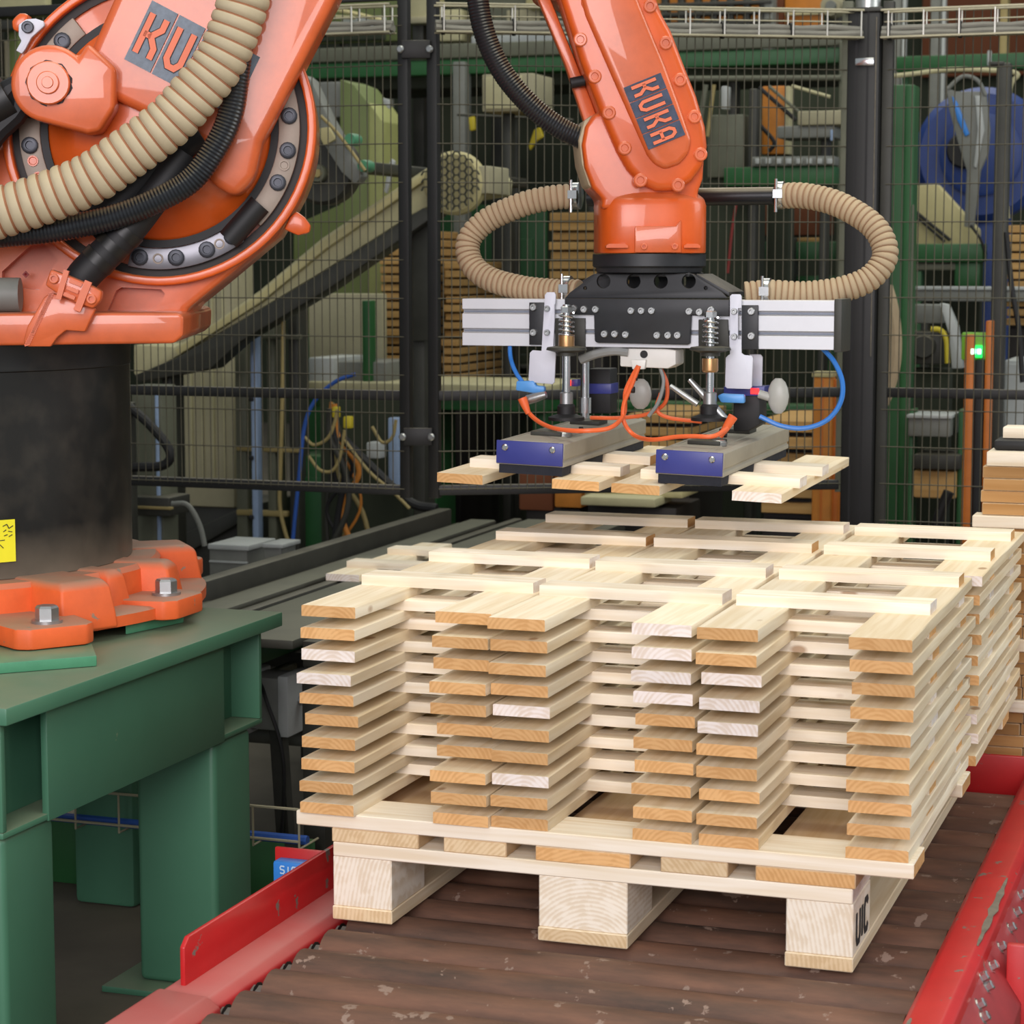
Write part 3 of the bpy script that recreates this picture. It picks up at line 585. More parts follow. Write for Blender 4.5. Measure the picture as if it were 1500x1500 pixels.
rpart('wrist_face', plate([(932, 331), (990, 331), (998, 322), (998, 370), (930, 370), (930, 333)], -.106, .02), 'orange_cast', bevel=.004, parent=wr)
for u in (943, 988): bolt(wr, L(u, 361, -.106), .006, .004, 'orange_cast', 'cover_bolt')
for (u0, u1) in ((888, 920), (1002, 1026)):
    rpart('drain_lip', plate([(u0, 360), (u0 + 4, 357), (u1 - 4, 357), (u1, 360), (u1, 363), (u0, 363)], -.108, .02), 'orange', parent=wr)
mb = MB(); zf = zz(372); mb.lathe((fc.x, 0, zf), (0, 0, -1), [(.106, 0), (.106, .022), (.10, .026), (.098, .034), (.06, .034)], 44); rpart('tool_flange', mb, 'black_plate')
ZFL = zf - .034
# ---- hoses along the arm
def Lp(pts, Y): return [L(p[0], p[1], p[2] if len(p) > 2 else Y) for p in pts]
hp = Lp([(-330, 395), (-250, 352), (-170, 338), (-80, 332), (0, 311), (60, 292), (130, 263), (183, 228), (243, 183), (283, 140), (323, 88), (350, 23), (366, -40), (390, -130), (430, -260)], -.39)
rpart('suction_hose', corrugated(hp, .0435, .0205, .0048, 18), ['hose_grey', 'hose_copper'])
rpart('cable_conduit', corrugated(Lp([(-170, 346), (-60, 348), (20, 343), (83, 336), (167, 318), (233, 292), (283, 261), (320, 209), (338, 165), (346, 115), (354, 60), (366, 0), (395, -120), (440, -260)], -.35), .0215, .0062, .0013, 14, k=2), 'hose_black')
rpart('forearm_conduit', corrugated(Lp([(660, -420), (690, -200), (698, -60), (700, 0), (712, 55), (738, 108), (778, 155), (820, 187), (860, 206)], -.03), .0205, .0058, .0012, 14, k=2), 'hose_black')
mb = MB(); mb.tube(smooth_path(Lp([(110, 424), (124, 402), (148, 378), (176, 350), (204, 316), (236, 272), (270, 222)], -.312), 6), [.021] * 4 + [.026] * 4 + [.030] * 100 if False else .029, 16); bt = rpart('boot_and_fill', mb, 'rubber')
for i_, (u, v) in enumerate(((140, 386), (160, 366), (180, 346))):
    mb = MB(); q0, q1 = L(u, v, -.312), L(u + 10, v - 11, -.312); mb.cyl(q0, q1, .0305, 16); obj('tape_band', mb, 'black_iron', bt, space='local')
mb = MB(); mb.tube(smooth_path(Lp([(128, 330), (165, 303), (212, 256), (266, 206), (290, 190)], -.30), 6), .033, 16); rpart('boot_and_fill', mb, 'rubber')  # added second black tube, fills the dark area between hose and conduit
cl = rpart('clamp_plate', plate([(74, 428), (140, 452), (124, 486), (96, 484), (84, 494), (74, 508), (40, 508), (34, 500), (40, 478), (64, 436)], -.365, .02), 'orange_cast', bevel=.003)
cb = rpart('cable_clamp', plate([(74, 394), (101, 404), (127, 415), (149, 426), (147, 440), (136, 452), (110, 443), (84, 430), (66, 418)], -.385, .03), 'orange_cast', bevel=.004, parent=None if False else rb)
for u, v in ((79, 408), (134, 438)): bolt(cb, L(u, v, -.385), .0085, .005, 'orange_cast', 'clamp_screw')
for a, b in (((98, 396), (86, 438)), ((130, 412), (113, 455))):
    mb = MB(); mb.bar(L(*a, -.388), L(*b, -.388), .009, .012); obj('clamp_rib', mb, 'orange_cast', cb, space='local')
for a, b in (((102, 411), (120, 418)), ((98, 421), (115, 428)), ((93, 430), (110, 437))):
    mb = MB(); mb.bar(L(*a, -.387), L(*b, -.387), .006, .006); obj('clamp_rib', mb, 'orange_cast', cb, space='local')
mb = MB(); p0, p1 = L(72, 430, -.366), L(36, 506, -.366)
for i in range(28): q = p0 + (p1 - p0) * (i / 27); mb.bar(q + Vector((-.0, 0, 0)), q + Vector((.009, 0, .003)), .0018, .004)
stuff(rpart('plate_teeth', mb, 'orange', parent=cl))
mb = MB(); mb.lathe(L(38, 402, YC - .003), (0, -1, 0), [(.006, 0), (.006, .004), (.003, .004), (0, .002)], 4, caps=False); rpart('casting_mark', mb, 'pink_mark')
mb = MB(); mb.cyl(L(-90, 432, -.24), L(30, 432, -.24), .03, 18); rpart('motor_pipe', mb, 'mid_grey')


# ================================================================== vacuum gripper
GX, GY = .222, 1.0; FZ = (RM @ Vector((fc.x, 0, ZFL))).z
fw = RM @ Vector((fc.x, 0, ZFL)); GX, GY = fw.x, fw.y
gr = thing('vacuum_gripper', 'wide aluminium vacuum gripper hanging from the robot wrist above the stacks', 'gripper', (GX, GY, FZ))
def G(u, v, y): return un(u, v, y=y)
def gplate(pts, y, th, mb=None): mb = mb or MB(); f = [G(u, v, y) for u, v in pts]; mb.prism(f, [p + Vector((0, th, 0)) for p in f]); return mb
def gdisc(u, v, y, r, th, mb=None, n=16):
    mb = mb or MB(); p = G(u, v, y); mb.cyl(p, p + Vector((0, th, 0)), r, n); return mb
yb = .945
mb = MB(); mb.box(GX - .09, GX + .09, GY - .045, GY + .06, FZ - .008, FZ); obj('top_plate', mb, 'black_plate', gr, bevel=.002)
cut = MB()
for u in (882, 926, 966, 1007): gdisc(u, 412, .93, .0135, .2, cut, 20)
for u in (855, 1032): gdisc(u, 422, .93, .004, .2, cut, 12)
ap = obj('adapter_plate', gplate([(872, 401), (1014, 401), (1058, 428), (1066, 437), (827, 437), (835, 428)], yb - .006, .01), 'black_plate', gr, bevel=.0015, cutters=cut)
cut = MB()
for u in (900, 944, 985): gdisc(u, 412, 1.0, .0135, .2, cut, 20)
obj('adapter_plate', gplate([(870, 401), (1020, 401), (1072, 424), (1080, 434), (815, 434), (830, 424)], 1.055, .01), 'black_plate', gr, bevel=.0015, cutters=cut)
mb = MB(); f = [G(1020, 401, .94), G(1068, 428, .94), G(1068, 434, .94), G(1020, 407, .94)]; mb.prism(f, [p + Vector((0, .12, 0)) for p in f]); obj('side_gusset', mb, 'black_plate', gr, bevel=.001)
# aluminium beam with T-slots
xL, xR = G(677, 470, yb).x, G(1222, 480, yb).x; zT, zB = G(1160, 440, yb).z, G(1160, 512, yb).z; H = zT - zB
def beam_profile(y0, y1):
    g1, g2, g3, g4 = zB + H * .78, zB + H * .68, zB + H * .37, zB + H * .27; d = .008
    return [(y0, zB), (y0, g4), (y0 + d, g4 + .002), (y0 + d, g3 - .002), (y0, g3), (y0, g2), (y0 + d, g2 + .002), (y0 + d, g1 - .002), (y0, g1), (y0, zT), (y1, zT), (y1, zB)]
P = beam_profile(yb, yb + .085); mb = MB(); mb.prism([(xL, a, b) for a, b in P], [(xR, a, b) for a, b in P]); bm_ = obj('beam', mb, 'alu', gr, bevel=.0008, seg=1)
for g0, g1 in ((.68, .78), (.27, .37)):
    mb = MB(); mb.box(xL + .002, xR - .002, yb + .0062, yb + .0078, zB + H * g0 + .003, zB + H * g1 - .003); obj('slot_floor', mb, 'alu_groove', bm_)
mb = MB(); mb.box(xR, xR + .014, yb - .003, yb + .088, zB - .004, zT + .003); obj('end_cap', mb, 'dark_steel', gr, bevel=.002)
fp = obj('front_plate', gplate([(827, 437), (1068, 439), (1068, 463), (1012, 461), (1010, 503), (1006, 505), (874, 502), (871, 499), (870, 461), (827, 460)], yb - .012, .011), 'black_plate', gr, bevel=.0012)
def capscrew(u, v, y, parent, r=.0068):
    mb = MB(); p = G(u, v, y); mb.lathe(p, (0, -1, 0), [(r, 0), (r, .005), (r * .85, .0065), (r * .5, .0065), (r * .45, .002), (0, .002)], 14, caps=False); obj('cap_screw', mb, 'zinc', parent)
for u, v in ((841, 452), (856, 453), (873, 453), (925, 455), (940, 455), (955, 455), (1010, 456), (1025, 457), (1042, 454), (886, 489), (901, 489), (917, 490), (963, 491), (979, 491), (993, 491)): capscrew(u, v, yb - .012, fp)
for side, (pu, scr) in enumerate((((775, 800, 443, 505), ((782, 450), (782, 487))), ((1086, 1110, 447, 512), ((1101, 456), (1101, 492))))):
    cp = obj('clamp_plate', gplate([(pu[0], pu[2]), (pu[1], pu[2]), (pu[1], pu[3]), (pu[0], pu[3])], yb - .008, .008), 'black_plate', gr, bevel=.001)
    for u, v in scr: capscrew(u, v, yb - .008, cp)
for pts, slot, scr in (([(798, 432), (801, 428), (812, 428), (814, 432), (810, 513), (811, 514), (814, 518), (812, 560), (809, 563), (777, 560), (774, 556), (776, 517), (780, 513), (793, 514)], ((803, 446, 808, 492)), ((802, 452), (802, 487))),
                       ([(1069, 434), (1072, 431), (1084, 431), (1086, 434), (1086, 517), (1090, 520), (1101, 521), (1103, 525), (1101, 567), (1098, 570), (1065, 569), (1062, 566), (1063, 524), (1067, 520), (1069, 519)], ((1074, 452, 1079, 498)), ((1076, 456), (1076, 493)))):
    cut = MB(); gplate([(slot[0], slot[1]), (slot[2], slot[1]), (slot[2], slot[3]), (slot[0], slot[3])], yb - .05, .06, cut)
    vb = obj('reflector_bracket', gplate(pts, yb - .0125, .004), 'white_plate', gr, bevel=.0008, cutters=cut)
    for u, v in scr: capscrew(u, v, yb - .0125, vb, .0058)
obj('reflector_bracket', gplate([(1098, 519), (1114, 519), (1117, 523), (1116, 565), (1113, 567), (1098, 567)], yb + .05, .004), 'white_plate', gr, bevel=.0008)
obj('spring_plate', gplate([(813, 466), (857, 466), (857, 512), (813, 511)], yb - .006, .005), 'dark_steel', gr, bevel=.001)
obj('spring_plate', gplate([(1023, 468), (1066, 468), (1068, 513), (1023, 512)], yb - .006, .005), 'dark_steel', gr, bevel=.001)
# tilted lower assembly: suction bars with foam, and the two frames they hold
TX, TZ = .215, .6105; TA = .030
TM = Matrix.Translation((TX, .72, TZ)) @ Matrix.Rotation(TA, 4, 'Y') @ Matrix.Rotation(.016, 4, 'X')
def tb(mb): mb.v = [tuple(TM @ Vector(v)) for v in mb.v]; return mb
for x0, x1 in ((.003 - TX, .131 - TX), (.302 - TX, .425 - TX)):
    mb = MB(); ylen = .545; y0 = .025
    P = [(x0, .0195), (x0, .027), (x0 + .003, .029), (x0 + .003, .032), (x0, .034), (x0, .061), (x0 + .012, .064), (x0 + .012, .062), (x0 + .03, .062), (x0 + .03, .064), (x1 - .03, .064), (x1 - .03, .062), (x1 - .012, .062), (x1 - .012, .064), (x1, .061), (x1, .034), (x1 - .003, .032), (x1 - .003, .029), (x1, .027), (x1, .0195)]
    mb.prism([(x, y0, z) for x, z in P], [(x, y0 + ylen, z) for x, z in P]); sb = obj('suction_bar', tb(mb), 'bar_dusty', gr, bevel=.0008, seg=1)
    mb = MB(); mb.box(x0 + .001, x1 - .001, y0 - .005, y0, .0215, .063); ec = obj('end_cap', tb(mb), 'bar_blue', sb, bevel=.001)
    for q in (.018, x1 - x0 - .02):
        mb = MB(); mb.lathe((x0 + q, y0 - .005, .051), (0, -1, 0), [(.006, 0), (.006, .003), (.004, .005), (0, .005)], 12, caps=False); obj('cap_screw', tb(mb), 'chrome', sb)
    P = [(y0 + .004, .003)]
    for yc in (.123, .323): P += [(yc - .042, .003), (yc - .038, .0183), (yc + .038, .0183), (yc + .042, .003)]
    P += [(y0 + ylen, .003), (y0 + ylen, .021), (y0 + .004, .021)]
    mb = MB(); mb.prism([(x0 + .004, y, z) for y, z in P], [(x1 - .004, y, z) for y, z in P])
    obj('foam_pad', tb(mb), 'foam', sb)
    for q in (.10, .34):
        mb = MB(); mb.box(x0 + .03, x0 + .09, y0 + q, y0 + q + .06, .063, .072); mb2_ = obj('mount_foot', tb(mb), 'dark_steel', sb, bevel=.002)
    mb = MB(); mb.lathe((x1 - .04, y0 + .12, .063), (0, 0, 1), [(.016, 0), (.016, .006), (.012, .010), (0, .010)], 14, caps=False); obj('port_ring', tb(mb), 'zinc', sb)
# spring plungers
for u, yv, hx, sp in ((830, .895, (446, 458), (458, 492)), (1041, .90, (456, 465), (465, 503))):
    top = G(u, hx[0], yv); x = top.x; zf_ = lambda v: G(u, v, yv).z
    mb = MB(); mb.cyl((x, yv, zf_(hx[0])), (x, yv, zf_(602)), .0075, 16); pg = obj('plunger_rod', mb, 'chrome', gr)
    mb = MB(); mb.lathe((x, yv, zf_(hx[1])), (0, 0, 1), [(.0115, 0), (.0115, .010), (.009, .012)], 6); obj('hex_nut', mb, 'chrome', pg)
    mb = MB(); N = 5.0; mb.tube([(x + .0135 * math.cos(2 * math.pi * i / 12), yv + .0135 * math.sin(2 * math.pi * i / 12), zf_(sp[0]) + (zf_(sp[1]) - zf_(sp[0])) * i / (N * 12)) for i in range(int(N * 12) + 1)], .0021, 6); obj('coil_spring', mb, 'chrome', pg)
    mb = MB(); mb.lathe((x, yv, zf_(507)), (0, 0, -1), [(.022, 0), (.036, .002), (.038, .007), (.03, .009), (.018, .012), (.018, .018)], 24); obj('spring_collar', mb, 'dark_steel', pg)
    mb = MB(); v0 = 525 if u > 1000 else 490; mb.lathe((x, yv, zf_(v0)), (0, 0, -1), [(.0145, 0), (.015, .002), (.015, .022), (.013, .025)], 18); obj('bush', mb, 'brass', pg)
    mb = MB(); mb.lathe((x, yv, zf_(574)), (0, 0, -1), [(.009, 0), (.0125, .002), (.0125, .022), (.009, .026)], 16); obj('lock_collar', mb, 'zinc', pg)
    mb = MB(); mb.lathe((x, yv, zf_(592)), (0, 0, -1), [(.014, 0), (.017, .004), (.017, .018), (.034, .024), (.034, .03)], 18); obj('rod_foot', mb, 'rubber', pg)
for u, yv in ((857, 1.06), (1090, 1.12)):
    mb = MB(); p = G(u, 530, yv); mb.cyl(p, (p.x, yv, .70), .009, 14); mb.lathe((p.x, yv, .74), (0, 0, -1), [(.013, 0), (.013, .03)], 14); obj('rear_rod', mb, 'chrome', gr)
# vacuum valves
vv = obj('vacuum_valve', gplate([(862, 540), (894, 540), (894, 606), (862, 606)], 1.10, .05), 'rubber', gr, bevel=.003)
obj('valve_band', gplate([(861, 562), (895, 562), (895, 577), (861, 577)], 1.098, .052), 'bar_blue', vv, bevel=.001)
vv2 = obj('vacuum_valve', gplate([(1074, 572), (1113, 572), (1113, 622), (1095, 632), (1074, 632)], .985, .06), 'rubber', gr, bevel=.003)
obj('valve_top', gplate([(1060, 566), (1120, 566), (1120, 580), (1060, 580)], .98, .05), 'bar_blue', vv2, bevel=.0015)
mb = MB(); p = G(1107, 573, .979); mb.box(p.x - .009, p.x + .006, .976, .981, p.z - .005, p.z + .005); obj('red_display', mb, 'red_led', vv2)
mb = MB(); p = G(834, 561, .985); mb.box(p.x - .004, p.x + .002, .982, .99, p.z - .005, p.z + .005); obj('red_display', mb, 'red_led', vv)
obj('valve_button', gplate([(837, 556), (846, 556), (846, 566), (837, 566)], .99, .02), 'bar_blue', vv, bevel=.001)
jb = obj('valve_block', gplate([(908, 510), (975, 511), (990, 513), (990, 534), (978, 540), (908, 537)], .955, .06), 'white_plastic', gr, bevel=.003)
gd = gdisc(943, 519, .953, .0072, .004); obj('port', gd, 'rubber', jb)
obj('socket', gplate([(924, 527), (946, 527), (944, 541), (926, 541)], .945, .012), 'white_plastic', jb, bevel=.0015)
# cups of the level sensors, fittings, tubes, cables
for c, r1, y in (((938, 577), (.022, .030), 1.02), ((1140, 580), (.020, .034), .97)):
    p = G(*c, y); mb = MB(); rings = []
    for q in range(7):
        a = math.pi * (q - 3) / 7.5; rings.append([(p.x + r1[0] * math.cos(a) * math.cos(t_), y + .012 * math.sin(t_) * math.cos(a), p.z + r1[1] * math.sin(a)) for t_ in [2 * math.pi * i_ / 18 for i_ in range(18)]])
    mb.loft(rings); obj('sensor_cup', mb, 'clear_plastic', gr)
mb = MB(); mb.cyl(G(1112, 577, .97), G(1128, 582, .97), .008, 12); obj('cup_stem', mb, 'clear_plastic', gr)
for pts, y in (([(756, 558), (782, 558), (784, 565), (797, 566), (797, 575), (780, 576), (755, 572)], .93), ([(1050, 580), (1058, 576), (1066, 577), (1090, 578), (1090, 591), (1056, 590)], .93)):
    obj('push_fitting', gplate(pts, y, .014), 'fitting_blue', gr, bevel=.003)
def gtube(name, pts, y, r, m, n=8): mb = MB(); mb.tube(smooth_path([G(p[0], p[1], p[2] if len(p) > 2 else y) for p in pts], 8), r, n); return obj(name, mb, m, gr)
gtube('air_tube', [(748, 495, .98), (747, 515), (750, 532), (757, 548), (765, 559)], .94, .0042, 'tube_blue')
gtube('air_tube', [(1203, 508, .98), (1222, 530), (1234, 560), (1231, 590), (1212, 615), (1180, 627), (1145, 624), (1113, 610)], .96, .0046, 'tube_blue')
gtube('air_tube', [(920, 516, .955), (900, 514), (875, 518), (850, 527)], .95, .0085, 'cable_grey')
gtube('air_tube', [(966, 535, .97), (972, 560), (964, 590), (950, 610)], .97, .0035, 'cable_grey')
cab = gtube('sensor_cable', [(768, 588), (775, 605), (793, 620, .85), (820, 629, .80), (860, 631, .78), (895, 626, .82), (914, 606), (916, 575), (926, 552), (935, 536)], .89, .0042, 'cable_orange')
gtube('sensor_cable', [(936, 536), (925, 565), (914, 592), (914, 618), (930, 638), (955, 644, .82), (990, 640, .80), (1015, 639, .79), (1045, 639, .79), (1065, 628, .84)], .885, .0042, 'cable_orange')
gtube('sensor_cable', [(966, 536), (977, 562), (974, 590), (950, 606), (910, 612), (865, 612)], 1.0, .0038, 'cable_orange')
gtube('sensor_cable', [(968, 576), (962, 600), (980, 612), (1028, 618)], .99, .0038, 'cable_orange')
for a, b in (((765, 583), (774, 606)), ((1074, 610), (1055, 640))):
    mb = MB(); mb.tube([G(*a, .885), G(*[(p * .6 + q * .4) for p, q in zip(a, b)], .885), G(*b, .885)], [.009, .008, .005], 12); obj('cable_plug', mb, 'cable_orange', gr)
for a, b, r in (((1010, 556), (1066, 618), .007), ((982, 565), (1022, 592), .006), ((800, 578), (772, 586), .009)):
    mb = MB(); mb.tube([G(*a, .90), G(*[(p + q) / 2 for p, q in zip(a, b)], .90), G(*b, .90)], [r * .7, r, r], 12); obj('sensor_barrel', mb, 'zinc', gr)
for u, v in ((931, 553), (927, 571), (851, 630), (1033, 641), (1062, 636)):
    mb = MB(); p = G(u, v, .889); mb.lathe(p - Vector((.003, 0, 0)), (1, 0, 0), [(.0062, 0), (.0062, .006)], 10); obj('cable_tie', mb, 'rubber', gr)
# suction hose loops and the cross pipe they start from
mb = MB(); mb.tube([G(862, 290, 1.125), G(1134, 287, 1.125)], .0168, 16); obj('cross_pipe', mb, 'hose_black', gr)
for pts, cl_, ce in (([(842, 288), (815, 289), (770, 298), (715, 322), (687, 352), (690, 385), (716, 408), (765, 422), (812, 427), (850, 428)], ((845, 287), (832, 424)), 0), ([(1143, 287), (1180, 287), (1230, 300), (1280, 332), (1297, 372), (1277, 405), (1237, 423), (1180, 431), (1128, 429), (1090, 432)], ((1144, 286), (1124, 428)), 1)):
    P = [G(u, v, 1.125 - .12 * (i / 9)) for i, (u, v) in enumerate(pts)]
    ho = obj('suction_hose', corrugated(P, .0245, .0115, .0034, 16), ['hose_beige', 'hose_coil'], gr)
    for ic_, (u, v) in enumerate(cl_):
        p = G(u, v, 1.125 - .115 * ic_); mb = MB(); mb.lathe(p - Vector((.007, 0, 0)), (1, 0, 0), [(.024, 0), (.0262, .001), (.0262, .013), (.024, .014)], 20); mb.box(p.x - .009, p.x + .009, p.y - .032, p.y - .022, p.z - .006, p.z + .010); mb.cyl(p + Vector((-.004, -.027, -.032)), p + Vector((-.004, -.027, .03)), .003, 8); obj('hose_clamp', mb, 'chrome', ho)
for k, (x, lab) in enumerate(((-.096 - TX, 'pine slat frame held under the left blue suction bar of the gripper'), (.232 - TX, 'pine slat frame held under the right blue suction bar of the gripper'))):
    o = frame((0, 0, 0), 0, lab, 'slat frames held by the gripper', (0, k) if k else (0, 0), (.135, .335), seed=77 + k, noise=.8, cx=.018)
    M = TM @ Matrix.Translation((x, -.012, -T + .0015)); o.location = M.translation; o.rotation_euler = M.to_euler(); ROOT[o.name] = M


# ================================================================== green table
tx, ty0, ty1 = -.40, -.262, .69
tt = thing('steel_table', 'heavy dark green steel table carrying the robot', 'table', (-1.0, .2, FLOOR))
mb = MB(); mb.box(-1.75, tx, ty0, ty1, .325, .352); obj('table_top', mb, 'table_green', tt, bevel=.003)
mb = MB(); mb.box(-1.75, -.80, ty1 + .001, 1.06, .325, .352); obj('rear_top', mb, 'table_green', tt, bevel=.003)
for x in (-1.7, -.98): mb = MB(); mb.box(x, x + .14, .9, 1.04, FLOOR, .325); obj('leg', mb, 'table_green', tt, bevel=.012)
zw0, zw1 = .145, .325
mb = MB(); mb.box(-1.7, tx - .03, ty0 + .03, ty1 - .03, zw0, zw0 + .010); obj('lower_flange', mb, 'table_green', tt, bevel=.002)
for x in (tx - .10, -1.62):
    mb = MB(); mb.box(x, x + .012, ty0 + .03, ty1 - .03, zw0 + .01, zw1); obj('web', mb, 'table_green', tt, bevel=.001)
mb = MB(); mb.box(tx - .04, tx - .028, -.105, .50, zw0 - .002, zw1); obj('cover_plate', mb, 'table_green', tt, bevel=.002)
mb = MB(); mb.box(-1.6, tx - .03, ty0 + .03, ty0 + .042, zw0 + .01, zw1); obj('end_plate', mb, 'table_green', tt, bevel=.002)
mb = MB(); mb.box(-1.6, tx - .03, ty1 - .042, ty1 - .03, zw0 + .01, zw1); obj('end_plate', mb, 'table_green', tt, bevel=.002)
for y in (-.20, .47):
    for x in (tx - .03 - .165, -1.65):
        yy = y if y > 0 else ty0 + .035; mb = MB(); mb.box(x, x + .16, yy, yy + .15, FLOOR + .012, zw0); lg_ = obj('leg', mb, 'table_green', tt, bevel=.012, seg=4)
        mb = MB(); mb.box(x - .05, x + .21, yy - .05, yy + .20, FLOOR, FLOOR + .012); obj('foot_plate', mb, 'table_green', lg_, bevel=.002)
mb = MB(); mb.bar((tx - .0985 + .0, ty0 + .035, .245), (tx - .0985, ty1 - .035, .245), .004, .003); obj('weld_seam', mb, 'table_green', tt)


# ================================================================== fence
F0 = Vector((-.824, 2.375, 0)); F1 = Vector((-.752, 2.397, 0)); F2 = Vector((.232, 2.90, 0)); F3 = Vector((.276, 2.925, 0)); F4 = Vector((.335, 2.93, 0)); F5 = Vector((1.25, 2.93, 0)); FL_ = Vector((-2.9, 2.375, 0))
ZR, ZL, ZTOP = .652, .402, 1.685
def panel(label, a, b, rails, zlow=ZL, edge=('fence_black', 'fence_black'), zt=ZTOP):
    o = thing('mesh_fence', label, 'fence', (a.x, a.y, FLOOR)); d = (b - a).normalized(); nrm = Vector((d.y, -d.x, 0))
    for p, m_ in ((a, edge[0]), (b, edge[1])):
        if m_: mb = MB(); mb.box(p.x - .014, p.x + .014, p.y - .014, p.y + .014, zlow - .02, zt); obj('frame_post', mb, m_, o, bevel=.002)
    for z in rails:
        mb = MB(); mb.bar(a + Vector((0, 0, z)), b + Vector((0, 0, z)), .022, .026); obj('rail', mb, 'fence_black', o, bevel=.002)
    mb = MB(); Ln = (b - a).length; n = int(Ln / .0222)
    for i in range(1, n):
        p = a + d * (i * .0222) + nrm * .012; mb.tube([p + Vector((0, 0, zlow)), p + Vector((0, 0, zt - .02))], .0015, 4, caps=False)
    z = 1.606
    while z > zlow:
        p, q = a + nrm * .0145, b + nrm * .0145; mb.tube([p + Vector((0, 0, z)), q + Vector((0, 0, z))], .0015, 4, caps=False); z -= .1
    stuff(obj('wire_mesh', mb, 'fence_wire', o, smooth=0)); return o
panel('black framed wire mesh panel behind the robot and the black conveyor', FL_, F0, (ZL, ZR, ZTOP))
panel('black framed wire mesh panel directly behind the vacuum gripper', F1, F2, (ZL, ZR), edge=('fence_black', 'grey_green'))
panel('wire mesh panel right of the thick black fence post', F4, F5, (ZR,), zlow=-.2, edge=('dark_steel', None))
for z, lab in ((1.545, 'upper black bracket joining the two mesh panels'), (.545, 'lower black bracket joining the two mesh panels')):
    o = thing('panel_bracket', lab, 'bracket', (F0.x, F0.y, z)); mb = MB(); mb.bar(F0 + Vector((0, -.02, z)), F1 + Vector((0, -.02, z)), .012, .046); obj('bracket_plate', mb, 'fence_black', o, bevel=.002)
    for p in (F0, F1): mb = MB(); mb.lathe(p + Vector((0, -.026, z)), (0, -1, 0), [(.010, 0), (.010, .004), (.007, .007), (0, .007)], 12, caps=False); obj('screw', mb, 'zinc', o)
po = thing('fence_post', 'thick black square fence post with the silver duct above it', 'post', (F3.x, F3.y, FLOOR))
mb = MB(); mb.box(F3.x - .043, F3.x + .043, F3.y - .043, F3.y + .043, FLOOR, 1.655); obj('post', mb, 'fence_black', po, bevel=.005)
for x in (-.018, .012): mb = MB(); mb.box(F3.x + x - .003, F3.x + x + .003, F3.y - .0435, F3.y - .0425, FLOOR, 1.655); obj('slot', mb, 'rubber', po)
mb = MB(); mb.box(F3.x - .048, F3.x + .048, F3.y - .048, F3.y + .048, 1.655, 1.667); obj('cap', mb, 'dark_steel', po, bevel=.002)
mb = MB(); mb.box(F3.x - .02, F3.x + .03, F3.y - .052, F3.y - .043, 1.515, 1.535); obj('clip', mb, 'chrome', po, bevel=.002)
mb = MB(); mb.tube(smooth_path([F3 + Vector((.035, -.05, z)) for z in (1.64, 1.3, 1.0, .75)], 4), .0013, 6); obj('cable', mb, 'scrape', po)
mb = MB(); mb.box(F3.x - .08, F3.x + .08, F3.y - .08, F3.y + .08, FLOOR, FLOOR + .012); obj('foot_plate', mb, 'fence_black', po, bevel=.002)
du = thing('duct', 'bright silver round duct rising from the thick black fence post', 'duct', (F3.x, F3.y, 1.667))
mb = MB(); mb.lathe((F3.x + .003, F3.y, 1.667), (0, 0, 1), [(.034, 0), (.034, .04), (.030, .045), (.030, .9)], 20); obj('pipe', mb, 'silver_duct', du)
mb = MB(); mb.lathe((F3.x + .003, F3.y, 1.70), (0, 0, 1), [(.036, 0), (.037, .004), (.036, .008)], 20); obj('seam', mb, 'silver_duct', du)
# cable basket along the fence top
def basket(label, a, b):
    o = thing('cable_tray', label, 'cable tray', (a.x, a.y, 1.58)); d = (b - a).normalized(); nr = Vector((d.y, -d.x, 0)); Ln = (b - a).length
    for off, z in ((.02, 1.655), (.02, 1.630), (.075, 1.655), (.075, 1.585), (.03, 1.585)):
        mb = MB(); mb.tube([a + nr * off + Vector((0, 0, z)), b + nr * off + Vector((0, 0, z))], .0032 if z > 1.64 or off > .07 else .002, 6); obj('long_wire', mb, 'tray_wire', o)
    for i in range(int(Ln / .0915) + 1):
        p = a + d * min(Ln, .02 + i * .0915); q = lambda off, z: p + nr * off + Vector((0, 0, z)); mb = MB(); mb.tube([q(.02, 1.655), q(.022, 1.585), q(.074, 1.583), q(.075, 1.655)], .0022, 6); obj('cross_wire', mb, 'tray_bright', o)
    for k, (off, z, r) in enumerate(((.04, 1.596, .0095), (.058, 1.595, .0085), (.05, 1.610, .0075))):
        P = [a + d * (Ln * i / 14) + nr * (off + .004 * math.sin(i * 1.9 + k)) + Vector((0, 0, z + .002 * math.sin(i * 2.7 + k * 2))) for i in range(15)]
        mb = MB(); mb.tube(P, r, 8); obj('cable', mb, 'cable_tray', o)
    for i in range(int(Ln / .183)):
        p = a + d * (.02 + i * .183) + nr * .05; mb = MB(); mb.lathe(p + Vector((0, 0, 1.601)) - d * .004, d, [(.0225, 0), (.0225, .008)], 12); obj('tie', mb, 'rubber', o)
basket('wire cable basket along the fence top behind the robot wrist', F1, F2 + (F2 - F1).normalized() * .02)
basket('wire cable basket along the fence top right of the thick post', F4 + Vector((-.01, 0, 0)), F5)
basket('wire cable basket along the fence top between the robot arms', Vector((-1.6, 2.375, 0)), F0 + Vector((-.01, 0, 0)))
